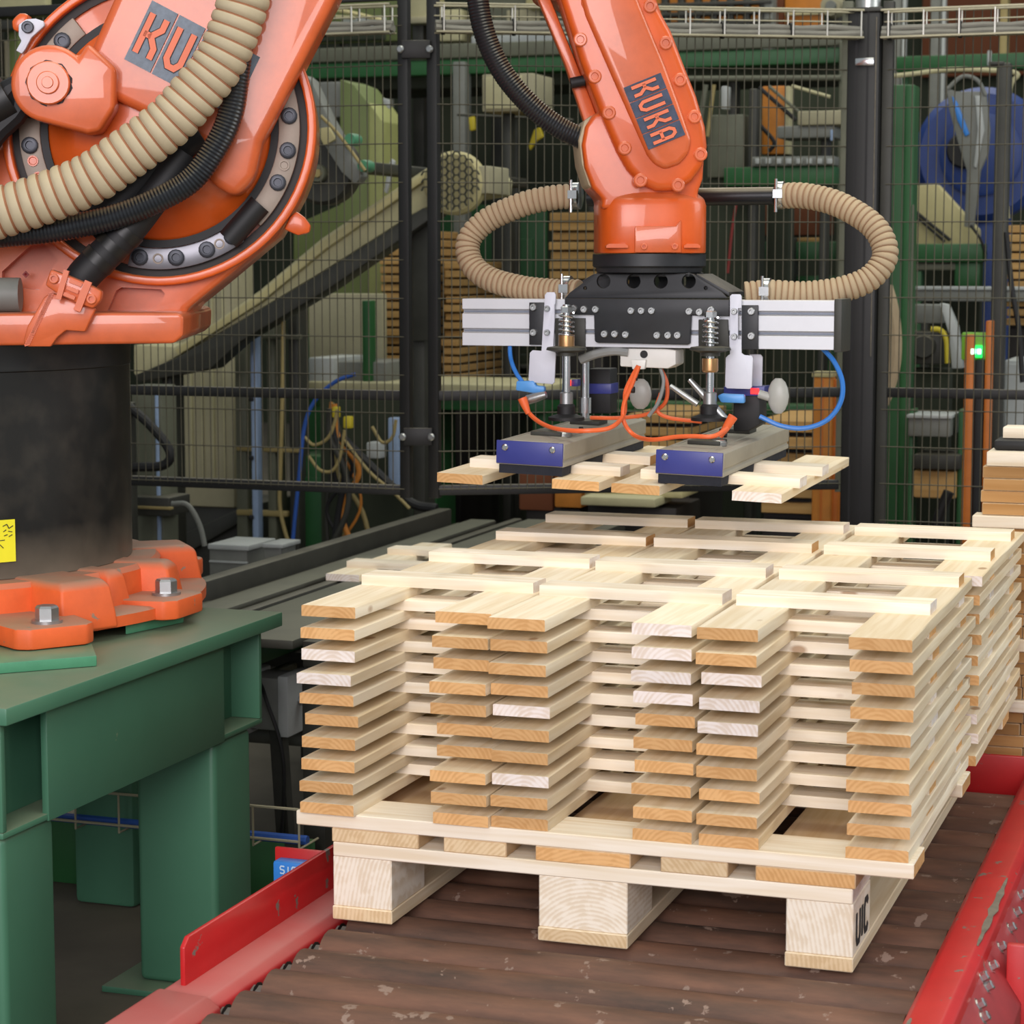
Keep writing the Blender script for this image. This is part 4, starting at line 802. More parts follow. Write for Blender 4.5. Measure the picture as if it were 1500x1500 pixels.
# ================================================================== black feed conveyor with slat frame
fc_ = thing('feed_conveyor', 'black belt conveyor running back under the fence behind the table', 'conveyor', (-.7, 2.6, FLOOR))
cy0, cy1 = 1.08, 3.3
def rail_(x0, x1, z0, z1, name, m, a=cy0, b=cy1): mb = MB(); mb.box(x0, x1, a, b, z0, z1); return obj(name, mb, m, fc_, bevel=.005)
rail_(-1.09, -1.045, .14, .248, 'side_rail', 'dark_steel', cy0 + .55); rail_(-1.10, -1.03, .10, .20, 'rail_end', 'dark_steel', cy0, cy0 + .58)
rail_(-1.03, -.865, .19, .205, 'slide_bed', 'dark_steel'); rail_(-.985, -.90, .205, .218, 'belt', 'belt')
rail_(-.845, -.815, .17, .226, 'side_rail', 'dark_steel'); rail_(-.80, -.56, .205, .2255, 'belt', 'belt'); rail_(-.54, -.49, .17, .226, 'side_rail', 'dark_steel')
rail_(-.83, -.80, .10, .145, 'green_beam', 'machine_green'); rail_(-.82, -.79, .03, .075, 'lower_beam', 'grey_green'); rail_(-1.05, -.5, .06, .10, 'under_frame', 'dark_steel', 1.6, cy1)
for y in (1.12, 2.2, 3.15):
    for x in (-1.06, -.56): mb = MB(); mb.box(x, x + .05, y, y + .05, FLOOR, .15); obj('leg', mb, 'dark_steel', fc_, bevel=.003)
for z, x, r, m_ in ((-.02, -.72, .03, 'dark_steel'), (-.08, -.70, .018, 'mid_grey')): mb = MB(); mb.cyl((-1.0, 1.5, z), (x + .3, 1.5, z), r, 12); obj('drive_shaft', mb, m_, fc_)
fr_ = frame((-.846, 1.885, .2258), .0, 'loose pine slat frame lying on the black feed conveyor', 'slat frames waiting on the feed conveyor', (1, 0), (.16, .42), seed=301)
cyl_ = thing('air_cylinder', 'grey square air cylinder under the black conveyor beside the table leg', 'cylinder', (-.72, 1.25, .0))
mb = MB(); p = un(392, 1030, y=1.2); mb.box(p.x - .06, p.x + .045, 1.2, 1.30, p.z - .06, p.z + .055); obj('body', mb, 'mid_grey', cyl_, bevel=.006)
for q in (-.055, .04): mb = MB(); mb.box(p.x + q - .012, p.x + q + .012, 1.19, 1.31, p.z - .07, p.z + .062); obj('end_cap', mb, 'pale_grey', cyl_, bevel=.003)
mb = MB(); mb.cyl((p.x + .05, 1.25, p.z), (p.x + .14, 1.25, p.z), .011, 12); obj('piston_rod', mb, 'chrome', cyl_)
mb = MB(); mb.tube(smooth_path([(p.x - .02, 1.2, p.z + .05), (p.x + .02, 1.15, p.z + .02), (p.x + .06, 1.15, p.z - .12), (p.x + .02, 1.2, FLOOR)], 5), .004, 6); obj('hose', mb, 'rubber', cyl_)
mb = MB(); mb.bar((p.x, 1.25, p.z - .05), (p.x + .02, 1.25, FLOOR), .03); obj('stand', mb, 'dark_steel', cyl_)
# wire basket with blue cable on the floor behind the table legs
wbk = thing('floor_cable_tray', 'low wire tray with a blue cable behind the green table legs', 'cable tray', (-.9, .85, FLOOR))
for z in (-.07, -.135):
    mb = MB(); mb.tube([(-1.5, .86, z), (-.45, .86, z)], .003, 6); obj('long_wire', mb, 'tray_wire', wbk)
for i in range(11): x = -1.45 + i * .1; mb = MB(); mb.tube([(x, .86, -.07), (x, .86, -.15), (x, .95, -.15)], .0025, 6); obj('cross_wire', mb, 'tray_wire', wbk)
mb = MB(); mb.tube([(-1.5, .9, -.14), (-.45, .9, -.142)], .01, 8); obj('cable', mb, 'cable_blue', wbk)
for x in (-1.4, -.5): mb = MB(); mb.box(x, x + .03, .90, .93, FLOOR, -.15); obj('stand', mb, 'dark_steel', wbk)
mb = MB(); mb.box(-1.5, -.5, 1.02, 1.05, FLOOR, -.18); obj('back_sheet', mb, 'machine_green', wbk, bevel=.004)
# ================================================================== plank stack behind the red end plate
st = [('pale spacer', 17, 24, 'p'), 0]
yS = 1.36; NUM = 'first second third fourth fifth sixth seventh eighth ninth tenth eleventh twelfth thirteenth fourteenth fifteenth sixteenth seventeenth eighteenth nineteenth twentieth twenty-first twenty-second'.split(); xS = un(1434, 800, y=yS).x; z = -.018
pk = thing('plank_pallet', 'low timber bearers under the brown plank stack beyond the red plate', 'pallet', (xS + .3, yS + .4, -.06))
for x in (xS + .05, xS + .4): mb = MB(); mb.box(x, x + .09, yS + .02, yS + 1.0, -.0, .0 + .02); obj('bearer', mb, 'plank_x', pk, bevel=.002)
mb = MB(); mb.box(xS - .02, xS + .9, yS - .05, yS + 1.1, -.32, 0.0); sp_ = thing('lift_table', 'low dark platform carrying the brown plank stack at the right edge', 'platform', (xS + .4, yS + .5, FLOOR)); obj('platform_body', mb, 'dark_steel', sp_, bevel=.006)
mb = MB(); mb.box(xS - .03, xS + .91, yS - .06, yS - .05, -.06, 0.0); obj('edge_strip', mb, 'red_paint', sp_, bevel=.002)
z = .0205; row = 0; lath = 0; rs = random.Random(5)
while z < .600:
    sp = row % 5 == 4; th = .0235; x0 = xS + rs.uniform(-.004, .006)
    if sp:
        lath += 1; mb = MB(); mb.box(x0 - .012, x0 + .30, yS - .012, yS + .05, z, z + th, ends=('x', 1)); o = obj('plank', mb, ['pine_x', 'end_white'] if lath != 3 else ['plank_x', 'end_orange'], None, bevel=.0015, seg=1)
        tag(o, '%s spacer lath from the bottom in the brown plank stack at the right edge' % ('first', 'second', 'third', 'fourth', 'fifth')[lath - 1], 'plank', 'spacer laths in the brown plank stack')
    else:
        for j in range(2):
            mb = MB(); mb.box(x0 + j * .093, x0 + j * .093 + .0915, yS + rs.uniform(-.004, .006), yS + .97, z, z + th, ends=('y', 1)); o = obj('plank', mb, ['deck_y', 'plank_x'], None, bevel=.0015, seg=1)
            tag(o, '%s column plank of the right edge stack, brown end, %s row from the bottom' % (('left', 'right')[j], NUM[row - row // 5]), 'plank', 'planks in the right edge stack')
    z += th + .0008; row += 1
mb = MB(); mb.box(xS + .012, xS + .3, yS - .01, yS + .09, z, z + .028, ends=('x', 1)); tag(obj('plank', mb, ['pine_x', 'end_white'], None, bevel=.002), 'pale thick board lying crosswise on top of the right edge stack', 'plank'); z += .0285
lt = thing('loose_offcut', 'short pale offcut lying on top of the right edge plank stack', 'offcut', (xS + .08, yS + .1, z))
mb = MB(); mb.box(xS + .035, xS + .16, yS + .05, yS + .12, z + .022, z + .044); obj('wood_piece', mb, 'pine_x', lt, bevel=.002)
mb = MB(); mb.box(xS + .02, xS + .2, yS + .02, yS + .13, z, z + .021); obj('dark_pad', mb, 'rubber', lt, bevel=.008)


# ================================================================== hall behind the fence
def bg(name, label, cat, D, parts, group=None):
    f0 = [d for p in parts for d in ([(p[2][0], p[2][1]), (p[2][2], p[2][3])] if p[1] == 'r' else p[2][:2] and ([p[2][0]] if p[1] != 'd' else [(p[2][0], p[2][1])]))]
    c = un(sum(q[0] for q in f0) / len(f0), f0[0][1], D=D); Y = c.y; o = thing(name, label, cat, (c.x, Y, FLOOR), 0, group); k = D / FPX; last = None
    for p in parts:
        nm, kd, dt, off, th, m = p[:6]; mb = MB(); y = Y + off; sub = nm.startswith('>'); nm = nm.lstrip('>'); par = last if sub else o
        if kd == 'r':
            v1 = dt[3]; a = un(dt[0], (dt[1] + v1) / 2, y=y); b = un(dt[2], (dt[1] + v1) / 2, y=y); um = (dt[0] + dt[2]) / 2; zt, zb = un(um, dt[1], y=y).z, un(um, v1, y=y).z
            if v1 >= 900: zb = FLOOR
            mb.box(a.x, b.x, y, y + th, zb, zt); r = obj(nm, mb, m, par, bevel=min(.006, th * .2, (b.x - a.x) * .2, (zt - zb) * .2))
        elif kd == 'p':
            f = [un(u, v, y=y) for u, v in dt]
            for q in f: q.z = max(q.z, FLOOR)
            mb.prism(f, [q + Vector((0, th, 0)) for q in f]); r = obj(nm, mb, m, par, bevel=min(.004, th * .2))
        elif kd == 't':
            mb.tube(smooth_path([un(u, v, y=y) for u, v in dt], 6) if len(dt) > 2 else [un(u, v, y=y) for u, v in dt], th * k, 10); r = obj(nm, mb, m, par)
        elif kd == 'd':
            q = un(dt[0], dt[1], y=y); R_ = dt[2] * k; mb.lathe(q + Vector((0, th, 0)), (0, -1, 0), [(R_ * .96, 0), (R_, .01), (R_, th * .8), (R_ * .9, th)], 40); r = obj(nm, mb, m, par)
        if not sub: last = r
    return o
F = 990
# green walkway on posts
bg('walkway', 'long green and grey steel walkway beam crossing behind the fence', 'walkway', 9.0, [
    ('kick_plate', 'r', (150, 63, 1232, 84), 0, .04, 'grey_green'), ('beam', 'r', (150, 86, 1232, 108), .02, .12, 'machine_green'), ('pipe', 't', [(900, 116), (1232, 114)], -.05, 4, 'grey_green'),
    ('underside', 'r', (150, 110, 1232, 128), .15, .5, 'wall_dark'), ('post', 'r', (664, 90, 682, F), -.03, .08, 'mid_grey'), ('post', 'r', (1222, 60, 1234, F), -.03, .08, 'grey_green'), ('post', 'r', (860, 108, 872, F), .2, .08, 'dark_steel'), ('post', 'r', (1062, 108, 1074, F), .2, .08, 'dark_steel'), ('post', 'r', (330, 108, 344, F), .2, .08, 'dark_steel')])
bg('walkway', 'bright green beam on the far right crossing behind the mesh', 'walkway', 9.2, [('beam', 'r', (1312, 78, 1620, 101), 0, .14, 'machine_green'), ('clip', 'r', (1446, 74, 1452, 96), -.02, .02, 'pale_grey'), ('post', 'r', (1570, 60, 1590, F), .02, .1, 'machine_green'), ('post', 'r', (1313, 101, 1322, F), .1, .1, 'machine_green')])
bg('hanging_hose', 'tan hose sagging under the far right green beam', 'hose', 8.3, [('hose', 't', [(1296, 113), (1340, 108), (1390, 102), (1450, 103), (1490, 108), (1480, 128), (1476, 200), (1474, 270), (1476, 320)], 0, 3.5, 'light_beige')])
# inclined conveyor with honeycomb head guard
ic = bg('inclined_conveyor', 'beige inclined conveyor rising to a honeycomb guard behind the black posts', 'conveyor', 7.3, [
    ('side_beam', 'p', [(196, 505), (256, 508), (307, 478), (381, 425), (470, 350), (625, 246), (668, 240), (700, 246), (714, 262), (712, 284), (640, 296), (604, 314), (475, 396), (345, 474), (205, 552), (196, 548)], .03, .25, 'light_beige'),
    ('top_lip', 'p', [(256, 512), (381, 430), (470, 354), (625, 251), (625, 262), (475, 366), (384, 441), (260, 521)], .005, .03, 'cream'),
    ('under_beam', 'p', [(196, 550), (258, 524), (320, 489), (475, 397), (620, 304), (640, 314), (480, 424), (352, 500), (308, 540), (204, 560)], -.01, .10, 'dark_steel'),
    ('head_motor', 'r', (686, 243, 716, 284), -.02, .2, 'beige_panel'), ('guard_disc', 'd', (662, 268, 45), -.03, .06, 'cream'), ('leg', 'r', (604, 310, 622, F), .06, .10, 'dark_steel'), ('leg', 'r', (240, 540, 254, F), .06, .1, 'dark_steel'), ('support_plate', 'p', [(604, 316), (640, 300), (640, 500), (604, 500)], .04, .02, 'dark_steel')])
Yc = ic.location.y - .03; mb = MB(); c = un(662, 268, y=Yc); R_ = 46 * 7.3 / FPX; hx = .0122
for i in range(-8, 9):          # hexagonal bars of the guard
    for j in range(-9, 10):
        cx_, cz_ = i * hx * 1.732, (j + (i % 2) / 2) * hx * 2
        if cx_ ** 2 + cz_ ** 2 > (R_ - hx * .8) ** 2: continue
        for q in range(3):
            a0, a1 = math.radians(60 * q), math.radians(60 * q + 60); rr = hx * 1.15
            mb.bar(c + Vector((cx_ + rr * math.cos(a0), -.016, cz_ + rr * math.sin(a0))), c + Vector((cx_ + rr * math.cos(a1), -.016, cz_ + rr * math.sin(a1))), .007, .004)
stuff(obj('honeycomb_bars', mb, 'wire_dark', ic, smooth=0))
# olive machine frame, saw unit
bg('olive_press', 'olive green machine frame with a sloped top behind the saw head', 'machine', 8.75, [('side_plate', 'p', [(498, 116), (518, 124), (540, 152), (540, 490), (430, 490), (430, 330), (498, 300)], 0, .25, 'olive'), ('edge_strip', 'p', [(540, 150), (560, 178), (560, 490), (540, 490)], 0, .25, 'olive_light'), ('upper_box', 'r', (462, 120, 499, 172), .05, .3, 'mid_grey'), ('base', 'r', (430, 488, 562, F), 0, .3, 'machine_green'), ('white_lever', 'p', [(572, 232), (578, 236), (572, 262), (566, 284), (562, 280), (566, 255)], -.05, .02, 'pale_grey'), ('white_lamp', 'p', [(559, 143), (570, 146), (569, 160), (562, 152)], -.05, .02, 'pale_grey')])
bg('saw_unit', 'dark round saw head with a pale slanted arm beside the orange gear ring', 'saw', 7.0, [('blade_guard', 'd', (470, 248, 52), 0, .08, 'dark_steel'), ('>hub', 'd', (464, 254, 13), -.03, .03, 'grey_green'), ('>hub_cap', 'd', (464, 254, 6), -.04, .02, 'hose_yellow'), ('arm', 'p', [(446, 110), (456, 118), (480, 170), (530, 258), (520, 270), (500, 252), (455, 182)], -.05, .06, 'mid_grey'), ('>arm_plate', 'p', [(463, 188), (482, 186), (492, 204), (474, 214)], -.06, .02, 'cream'), ('knob', 'd', (512, 204, 9), -.08, .06, 'plate_green'), ('knob', 'd', (531, 243, 9), -.08, .06, 'plate_green'), ('feed_pipe', 't', [(470, 170), (490, 190), (510, 215), (535, 250)], -.09, 2.5, 'hose_yellow'), ('wall_bracket', 'r', (500, 236, 536, 252), .02, 1.6, 'dark_steel')])
# left: beige cabinet, posts, hoses
bg('machine_cabinet', 'tall beige ribbed machine cabinet left of the pale vertical post', 'cabinet', 8.4, [('body', 'r', (246, 330, 340, 742), 0, .2, 'beige_panel')] + [('>rib', 'r', (262 + i * 16, 420, 264 + i * 16, 700), -.012, .012, 'light_beige') for i in range(5)] + [('plinth', 'r', (240, 742, 352, F), .02, .5, 'dark_steel'), ('shelf_beam', 'p', [(240, 795), (352, 745), (352, 765), (240, 830)], -.03, .04, 'dark_steel')])
bg('cabinet', 'dim grey cabinet with a bright edge right beside the black robot column', 'cabinet', 6.75, [('body', 'r', (196, 565, 240, F), 0, .1, 'grey_green'), ('>edge', 'r', (229, 575, 233, 860), -.012, .012, 'sky_blue'), ('head', 'r', (190, 728, 248, 756), -.06, .14, 'dark_steel'), ('>strip', 'r', (192, 742, 250, 746), -.07, .02, 'hose_yellow')])
bg('looped_hose', 'black looped hose hanging beside the robot column', 'hose', 6.6, [('hose', 't', [(190, 596), (215, 618), (240, 646), (250, 668), (238, 682), (205, 684), (170, 684)], 0, 7, 'rubber'), ('bracket', 'r', (176, 590, 192, F), -.02, .05, 'dark_steel')])
bg('pale_post', 'pale bluish vertical post with clips behind the left mesh', 'post', 7.6, [('post', 'r', (369, 470, 378, F), 0, .04, 'sky_blue')] + [('>clip', 'r', (364, v, 370, v + 6), -.01, .02, 'rubber') for v in (494, 582, 668, 755)])
bg('pipe_rack', 'dim steel frame with round pipes left of the cable tangle', 'rack', 7.75, [('upright', 'r', (346, 470, 362, F), 0, .1, 'grey_green'), ('upright', 'r', (392, 460, 404, F), 0, .1, 'grey_green'), ('upright', 'r', (424, 420, 438, F), 0, .1, 'dark_steel'), ('bar', 'r', (346, 490, 438, 497), -.01, .03, 'grey_green'), ('bar', 'r', (346, 655, 438, 662), -.01, .03, 'hose_yellow'), ('bar', 'r', (346, 748, 420, 756), -.01, .03, 'hose_yellow')])
bg('yellow_hose', 'long yellowish hose hanging straight down behind the left mesh', 'hose', 7.4, [('hose', 't', [(415, 450), (414, 560), (411, 680), (410, 740), (418, 780), (430, 815), (440, 860)], 0, 3, 'hose_yellow')])
bg('blue_cable', 'bright blue cable curving down behind the left mesh', 'cable', 7.0, [('cable', 't', [(520, 548), (490, 560), (462, 586), (446, 625), (438, 700), (430, 780), (426, 850)], 0, 3, 'cable_blue')])
bg('green_box', 'dark green machine base under the blue cable', 'machine', 7.8, [('body', 'r', (428, 668, 512, F), 0, .4, 'machine_green'), ('>door', 'r', (438, 700, 500, 840), -.01, .01, 'machine_green'), ('>handle', 'r', (490, 750, 493, 775), -.03, .02, 'mid_grey')])
bg('grey_box', 'pale grey junction box standing behind the black conveyor rail', 'box', 6.2, [('body', 'r', (306, 803, 362, 846), 0, .16, 'mid_grey'), ('>lid', 'r', (304, 798, 364, 806), -.01, .18, 'pale_grey'), ('>lid', 'r', (306, 822, 362, 825), -.006, .01, 'pale_grey'), ('stand', 'r', (326, 846, 340, F), .04, .05, 'dark_steel'), ('conduit', 't', [(252, 738), (275, 740), (292, 768), (300, 800)], 0, 4, 'mid_grey')])
bg('grey_box', 'small grey bracket box right of the pale junction box', 'box', 6.1, [('body', 'r', (386, 800, 412, 826), 0, .1, 'mid_grey'), ('>lid', 'r', (384, 797, 414, 803), -.01, .12, 'pale_grey'), ('stand', 'r', (392, 826, 402, F), .03, .04, 'dark_steel')])
rc = random.Random(3); cab_ = []
for i in range(9):
    u0 = 486 + rc.uniform(-6, 6); cab_.append(('cable', 't', [(u0, 590 + rc.uniform(-5, 20)), (u0 + rc.uniform(-8, 14), 640), (u0 + rc.uniform(-4, 40), 690), (u0 + rc.uniform(-16, 50), 750), (u0 + rc.uniform(-20, 60), 830)], rc.uniform(-.1, .1), rc.uniform(2, 5), rc.choice(['rubber', 'hose_yellow', 'dark_steel', 'rubber', 'far_orange'])))
for a_ in (([(446, 640), (460, 652), (480, 642), (490, 620), (494, 600)]), ([(452, 668), (468, 688), (486, 690), (498, 670), (505, 630)]), ([(545, 625), (560, 648), (575, 640), (580, 615)]), ([(505, 645), (540, 690), (575, 720), (600, 745)])): cab_.append(('cable', 't', a_, -.15, 2.5, 'hose_yellow'))
cab_ += [('yellow_plug', 'r', (486, 596, 494, 612), -.12, .03, 'yellow'), ('yellow_plug', 'r', (502, 610, 514, 628), -.12, .03, 'yellow'), ('bundle', 't', [(500, 640), (540, 680), (600, 735), (640, 745)], -.1, 7, 'rubber'), ('backing', 'r', (470, 585, 590, F), .2, .1, 'wall_dark'), ('blue_pipe', 'r', (568, 612, 584, 712), .05, .05, 'sky_blue'), ('white_box', 'r', (536, 648, 556, 672), -.05, .06, 'pale_grey')]
bg('cable_tangle', 'tangle of black and yellow cables hanging left of the twin black posts', 'cables', 7.2, cab_)
bg('work_table', 'green edged machine bed behind the twin black posts', 'machine', 7.9, [('bed', 'r', (448, 562, 800, 578), -.05, .5, 'light_beige'), ('apron', 'r', (448, 578, 800, 600), 0, .4, 'machine_green'), ('leg', 'r', (600, 600, 640, F), .1, .2, 'machine_green'), ('leg', 'r', (780, 600, 800, F), .1, .2, 'machine_green'), ('cabinet', 'r', (452, 524, 488, 562), 0, .3, 'pale_grey'), ('motor', 'r', (490, 530, 566, 562), .05, .3, 'mid_grey'), ('green_upright', 'r', (530, 440, 542, 562), .02, .06, 'machine_green'), ('backboard', 'r', (452, 430, 560, 530), .34, .05, 'beige_panel')])
# plank stacks
def stack(label, D, u0, u1, v0, v1, n, rows_gap=3):
    o = thing('plank_stack', label, 'planks', (un((u0 + u1) / 2, v1, D=D).x, un((u0 + u1) / 2, v1, D=D).y, FLOOR), 0, 'far plank stacks'); Y = o.location.y; r = random.Random(int(u0))
    for i in range(n):
        va, vb = v0 + (v1 - v0) * i / n, v0 + (v1 - v0) * (i + .78) / n; w_ = r.uniform(-2, 2); a, b = un(u0 + w_, va, y=Y), un(u1 + w_, vb, y=Y); mb = MB(); mb.box(a.x, b.x, Y + r.uniform(-.02, .02), Y + .5, b.z, a.z); obj('plank', mb, 'far_plank', o, bevel=.002, seg=1)
    a, b = un(u0 + 2, v1, y=Y), un(u1 - 2, v1, y=Y); mb = MB(); mb.box(a.x, b.x, Y + .05, Y + .48, a.z, un(u0, v0, y=Y).z - .01); obj('gap_shade', mb, 'chain_dark', o)  # dark filler box, paints the shade in the gaps between the planks
    mb = MB(); mb.box(a.x, b.x, Y + .02, Y + .48, FLOOR, a.z); obj('bearer', mb, 'chain_dark', o, bevel=.004)
stack('stacked beige planks seen between the two black posts of the fence', 8.5, 557, 606, 338, 560, 17)
stack('stacked planks right of the twin black posts, behind the left hose loop', 8.65, 650, 674, 384, 560, 14)
stack('stacked planks inside the left suction hose loop', 8.6, 806, 884, 312, 440, 9)
stack('stacked planks at the right image edge below the tan hose', 7.7, 1474, 1560, 330, 480, 11)
stack('low stack of beige planks behind the right suction bar', 6.9, 1112, 1194, 615, 760, 6)
stack('low stack of beige planks between the two suction bars', 7.2, 920, 1010, 606, 700, 5)
bg('timber_pile', 'pale timber pieces piled low behind the gripper bars', 'timber', 6.8, [('timber', 'r', (856, 716, 1000, 728), 0, .2, 'cream'), ('timber', 'r', (850, 729, 960, 742), -.1, .2, 'light_beige'), ('timber', 'r', (890, 704, 960, 715), .05, .2, 'light_beige'), ('bearer', 'r', (860, 742, 990, F), 0, .3, 'chain_dark')])
bg('orange_bin', 'orange box standing on the floor below the left suction bar', 'bin', 7.05, [('body', 'r', (812, 694, 852, 744), 0, .2, 'far_orange'), ('>lip', 'r', (808, 692, 856, 698), -.01, .22, 'far_orange'), ('side', 'r', (760, 694, 810, 748), .04, .2, 'wall_brown'), ('stand', 'r', (770, 744, 850, F), .05, .18, 'chain_dark')])
bg('bench', 'green bench rail running low behind the vacuum gripper', 'bench', 8.0, [('rail', 'r', (812, 590, 1230, 602), 0, .1, 'machine_green'), ('apron', 'r', (812, 604, 1230, 640), .1, .1, 'machine_green'), ('leg', 'r', (816, 640, 830, F), .05, .1, 'machine_green'), ('leg', 'r', (1000, 640, 1016, F), .05, .1, 'mid_grey'), ('leg', 'r', (1216, 640, 1230, F), .05, .1, 'machine_green')])
bg('shelf_unit', 'dark shelf with small boxes behind the left end of the gripper beam', 'shelf', 9.35, [('back', 'r', (680, 505, 800, F), .3, .03, 'wall_dark'), ('shelf', 'r', (680, 534, 800, 540), 0, .3, 'dark_steel'), ('shelf', 'r', (680, 556, 800, 561), 0, .3, 'grey_green'), ('carton', 'r', (688, 522, 712, 534), .05, .15, 'far_plank'), ('carton', 'r', (690, 541, 716, 556), .05, .15, 'far_plank'), ('carton', 'r', (740, 520, 778, 534), .05, .15, 'wall_dark')])
# upper middle: boxes, panels, lamps
bg('control_box', 'white control box high above the walkway left of the black posts', 'box', 10.3, [('body', 'r', (552, 14, 592, 62), 0, .2, 'pale_grey'), ('>door', 'r', (556, 18, 588, 58), -.01, .01, 'white_plate'), ('post', 'r', (566, 62, 574, F), .06, .05, 'mid_grey')])
bg('control_box', 'beige control box hanging under the walkway beside the black conduit', 'box', 8.5, [('body', 'r', (706, 108, 782, 163), 0, .25, 'beige_panel'), ('>door', 'r', (710, 112, 764, 159), -.01, .01, 'light_beige'), ('post', 'r', (736, 163, 748, F), .1, .06, 'dark_steel')])
bg('vent_column', 'beige ventilation column above the two black fence posts', 'duct', 9.8, [('column', 'r', (600, -120, 628, 28), 0, .2, 'light_beige'), ('flange', 'r', (596, 24, 632, 34), -.02, .24, 'beige_panel'), ('support', 'r', (606, 34, 622, F), .05, .1, 'dark_steel')])
bg('upper_machine', 'grey and beige machine bodies standing on the walkway behind the wrist', 'machine', 9.6, [('body', 'r', (690, -40, 860, 62), .1, .4, 'grey_green'), ('>panel', 'r', (742, 14, 790, 46), .08, .02, 'beige_panel'), ('>panel', 'r', (640, 14, 676, 60), .08, .3, 'light_beige'), ('hopper', 'r', (770, -60, 822, 12), 0, .3, 'cream'), ('base', 'r', (690, 50, 860, 66), .05, .4, 'pale_grey'), ('post', 'r', (720, 66, 740, F), .3, .1, 'dark_steel')])
bg('rack', 'dark lattice rack with warm light painted orange in its gaps at the top centre', 'rack', 10.5, [('back', 'r', (960, -80, 1130, 60), .2, .1, 'far_orange')] + [('upright', 'r', (968 + i * 24, -80, 978 + i * 24, 40), 0, .05, 'dark_steel') for i in range(7)] + [('shelf', 'r', (960, v, 1130, v + 6), -.01, .08, 'dark_steel') for v in (2, 16, 30)] + [('post', 'r', (1112, -60, 1126, F), 0, .1, 'mid_grey')])  # orange back board carries the gaps' warm light in its colour
bg('wall_panel', 'warm orange wall panel lit from above behind the basket', 'panel', 11.0, [('panel', 'r', (1150, -80, 1204, 40), 0, .06, 'far_orange'), ('panel', 'r', (1128, -80, 1149, 40), .01, .06, 'wall_brown'), ('>batten', 'r', (1150, 18, 1204, 22), -.02, .02, 'light_beige'), ('foot', 'r', (1150, 40, 1166, F), .02, .06, 'dark_steel')])
bg('cylinder_tank', 'grey round tank end high beside the silver duct', 'tank', 10.0, [('tank', 'd', (1216, 8, 16), 0, .3, 'beige_panel'), ('>cap', 'd', (1216, 8, 8), -.03, .04, 'mid_grey'), ('bracket', 'r', (1206, 24, 1226, F), .1, .1, 'dark_steel')])
for u0, u1, lab in ((1300, 1319, 'grey steel roof post just right of the thick fence post'), (1354, 1376, 'pale double steel roof post right of the grey one'), (1457, 1466, 'thin yellowish roof post near the right edge')):
    bg('roof_post', lab, 'post', 10.2, [('post', 'r', (u0, -120, u1 - 6 if u1 - u0 > 15 else u1, F), 0, .1, 'mid_grey' if u0 < 1440 else 'hose_yellow'), ('flange', 'r', (u1 - 5 if u1 - u0 > 15 else u0 - 2, -120, u1, F), -.02, .05, 'pale_grey' if u0 < 1440 else 'hose_yellow')])
# right: fan, sheet, light curtain
bg('fan_housing', 'big round blue fan housing behind the mesh at the right', 'fan', 8.6, [('disc', 'd', (1436, 226, 98), 0, .15, 'fan_blue'), ('>hub', 'd', (1412, 220, 26), -.05, .06, 'rubber'), ('>inner_ring', 'd', (1436, 226, 60), -.02, .03, 'fan_blue'), ('stand', 'r', (1400, 318, 1470, F), .05, .1, 'fan_blue')])
bg('plastic_sheet', 'grey plastic sheet hanging in folds in front of the blue fan', 'sheet', 8.0, [('sheet', 'p', [(1386, 128), (1400, 134), (1444, 134), (1450, 190), (1447, 225), (1436, 250), (1426, 335), (1412, 332), (1416, 250), (1402, 205), (1390, 160)], 0, .03, 'mid_grey'), ('>blue_fold', 'p', [(1394, 140), (1402, 150), (1420, 196), (1414, 200), (1402, 176)], -.012, .015, 'sensor_blue'), ('>fold', 'p', [(1428, 140), (1436, 140), (1442, 190), (1430, 246), (1426, 244), (1432, 190)], -.014, .015, 'pale_grey'), ('hook', 't', [(1388, 130), (1410, 112), (1432, 118), (1444, 140)], 0, 3, 'mid_grey'), ('cord', 't', [(1422, 330), (1436, 350), (1444, 372)], 0, 2, 'rubber')])
bg('machine_guard', 'beige sloped machine guard below the blue fan', 'guard', 8.3, [('panel', 'p', [(1334, 272), (1372, 270), (1432, 336), (1432, 360), (1334, 360)], 0, .1, 'cream'), ('>rod', 't', [(1336, 306), (1392, 352)], -.03, 2.5, 'rubber'), ('>rod', 't', [(1336, 312), (1384, 354)], -.03, 2, 'rubber'), ('stand', 'r', (1340, 360, 1430, F), .06, .1, 'wall_dark')])
bg('green_beam', 'green beam under the beige machine guard at the right', 'beam', 8.1, [('beam', 'r', (1332, 357, 1440, 384), 0, .12, 'machine_green'), ('pipe', 'r', (1334, 386, 1400, 396), .02, .06, 'grey_green'), ('block', 'r', (1398, 384, 1436, 420), .02, .1, 'machine_green'), ('leg', 'r', (1334, 396, 1344, F), .03, .08, 'machine_green')])
bg('green_beam', 'green beam seen inside the right suction hose loop', 'beam', 8.8, [('beam', 'r', (1040, 354, 1234, 381), 0, .12, 'machine_green'), ('lower_beam', 'r', (1160, 404, 1234, 424), .02, .1, 'machine_green'), ('board', 'r', (1168, 348, 1204, 354), .02, .1, 'far_plank'), ('box', 'r', (1130, 348, 1162, 440), -.05, .1, 'dark_steel'), ('>edge', 'r', (1157, 350, 1161, 440), -.06, .01, 'sky_blue'), ('leg', 'r', (1206, 424, 1220, F), .03, .08, 'machine_green')])
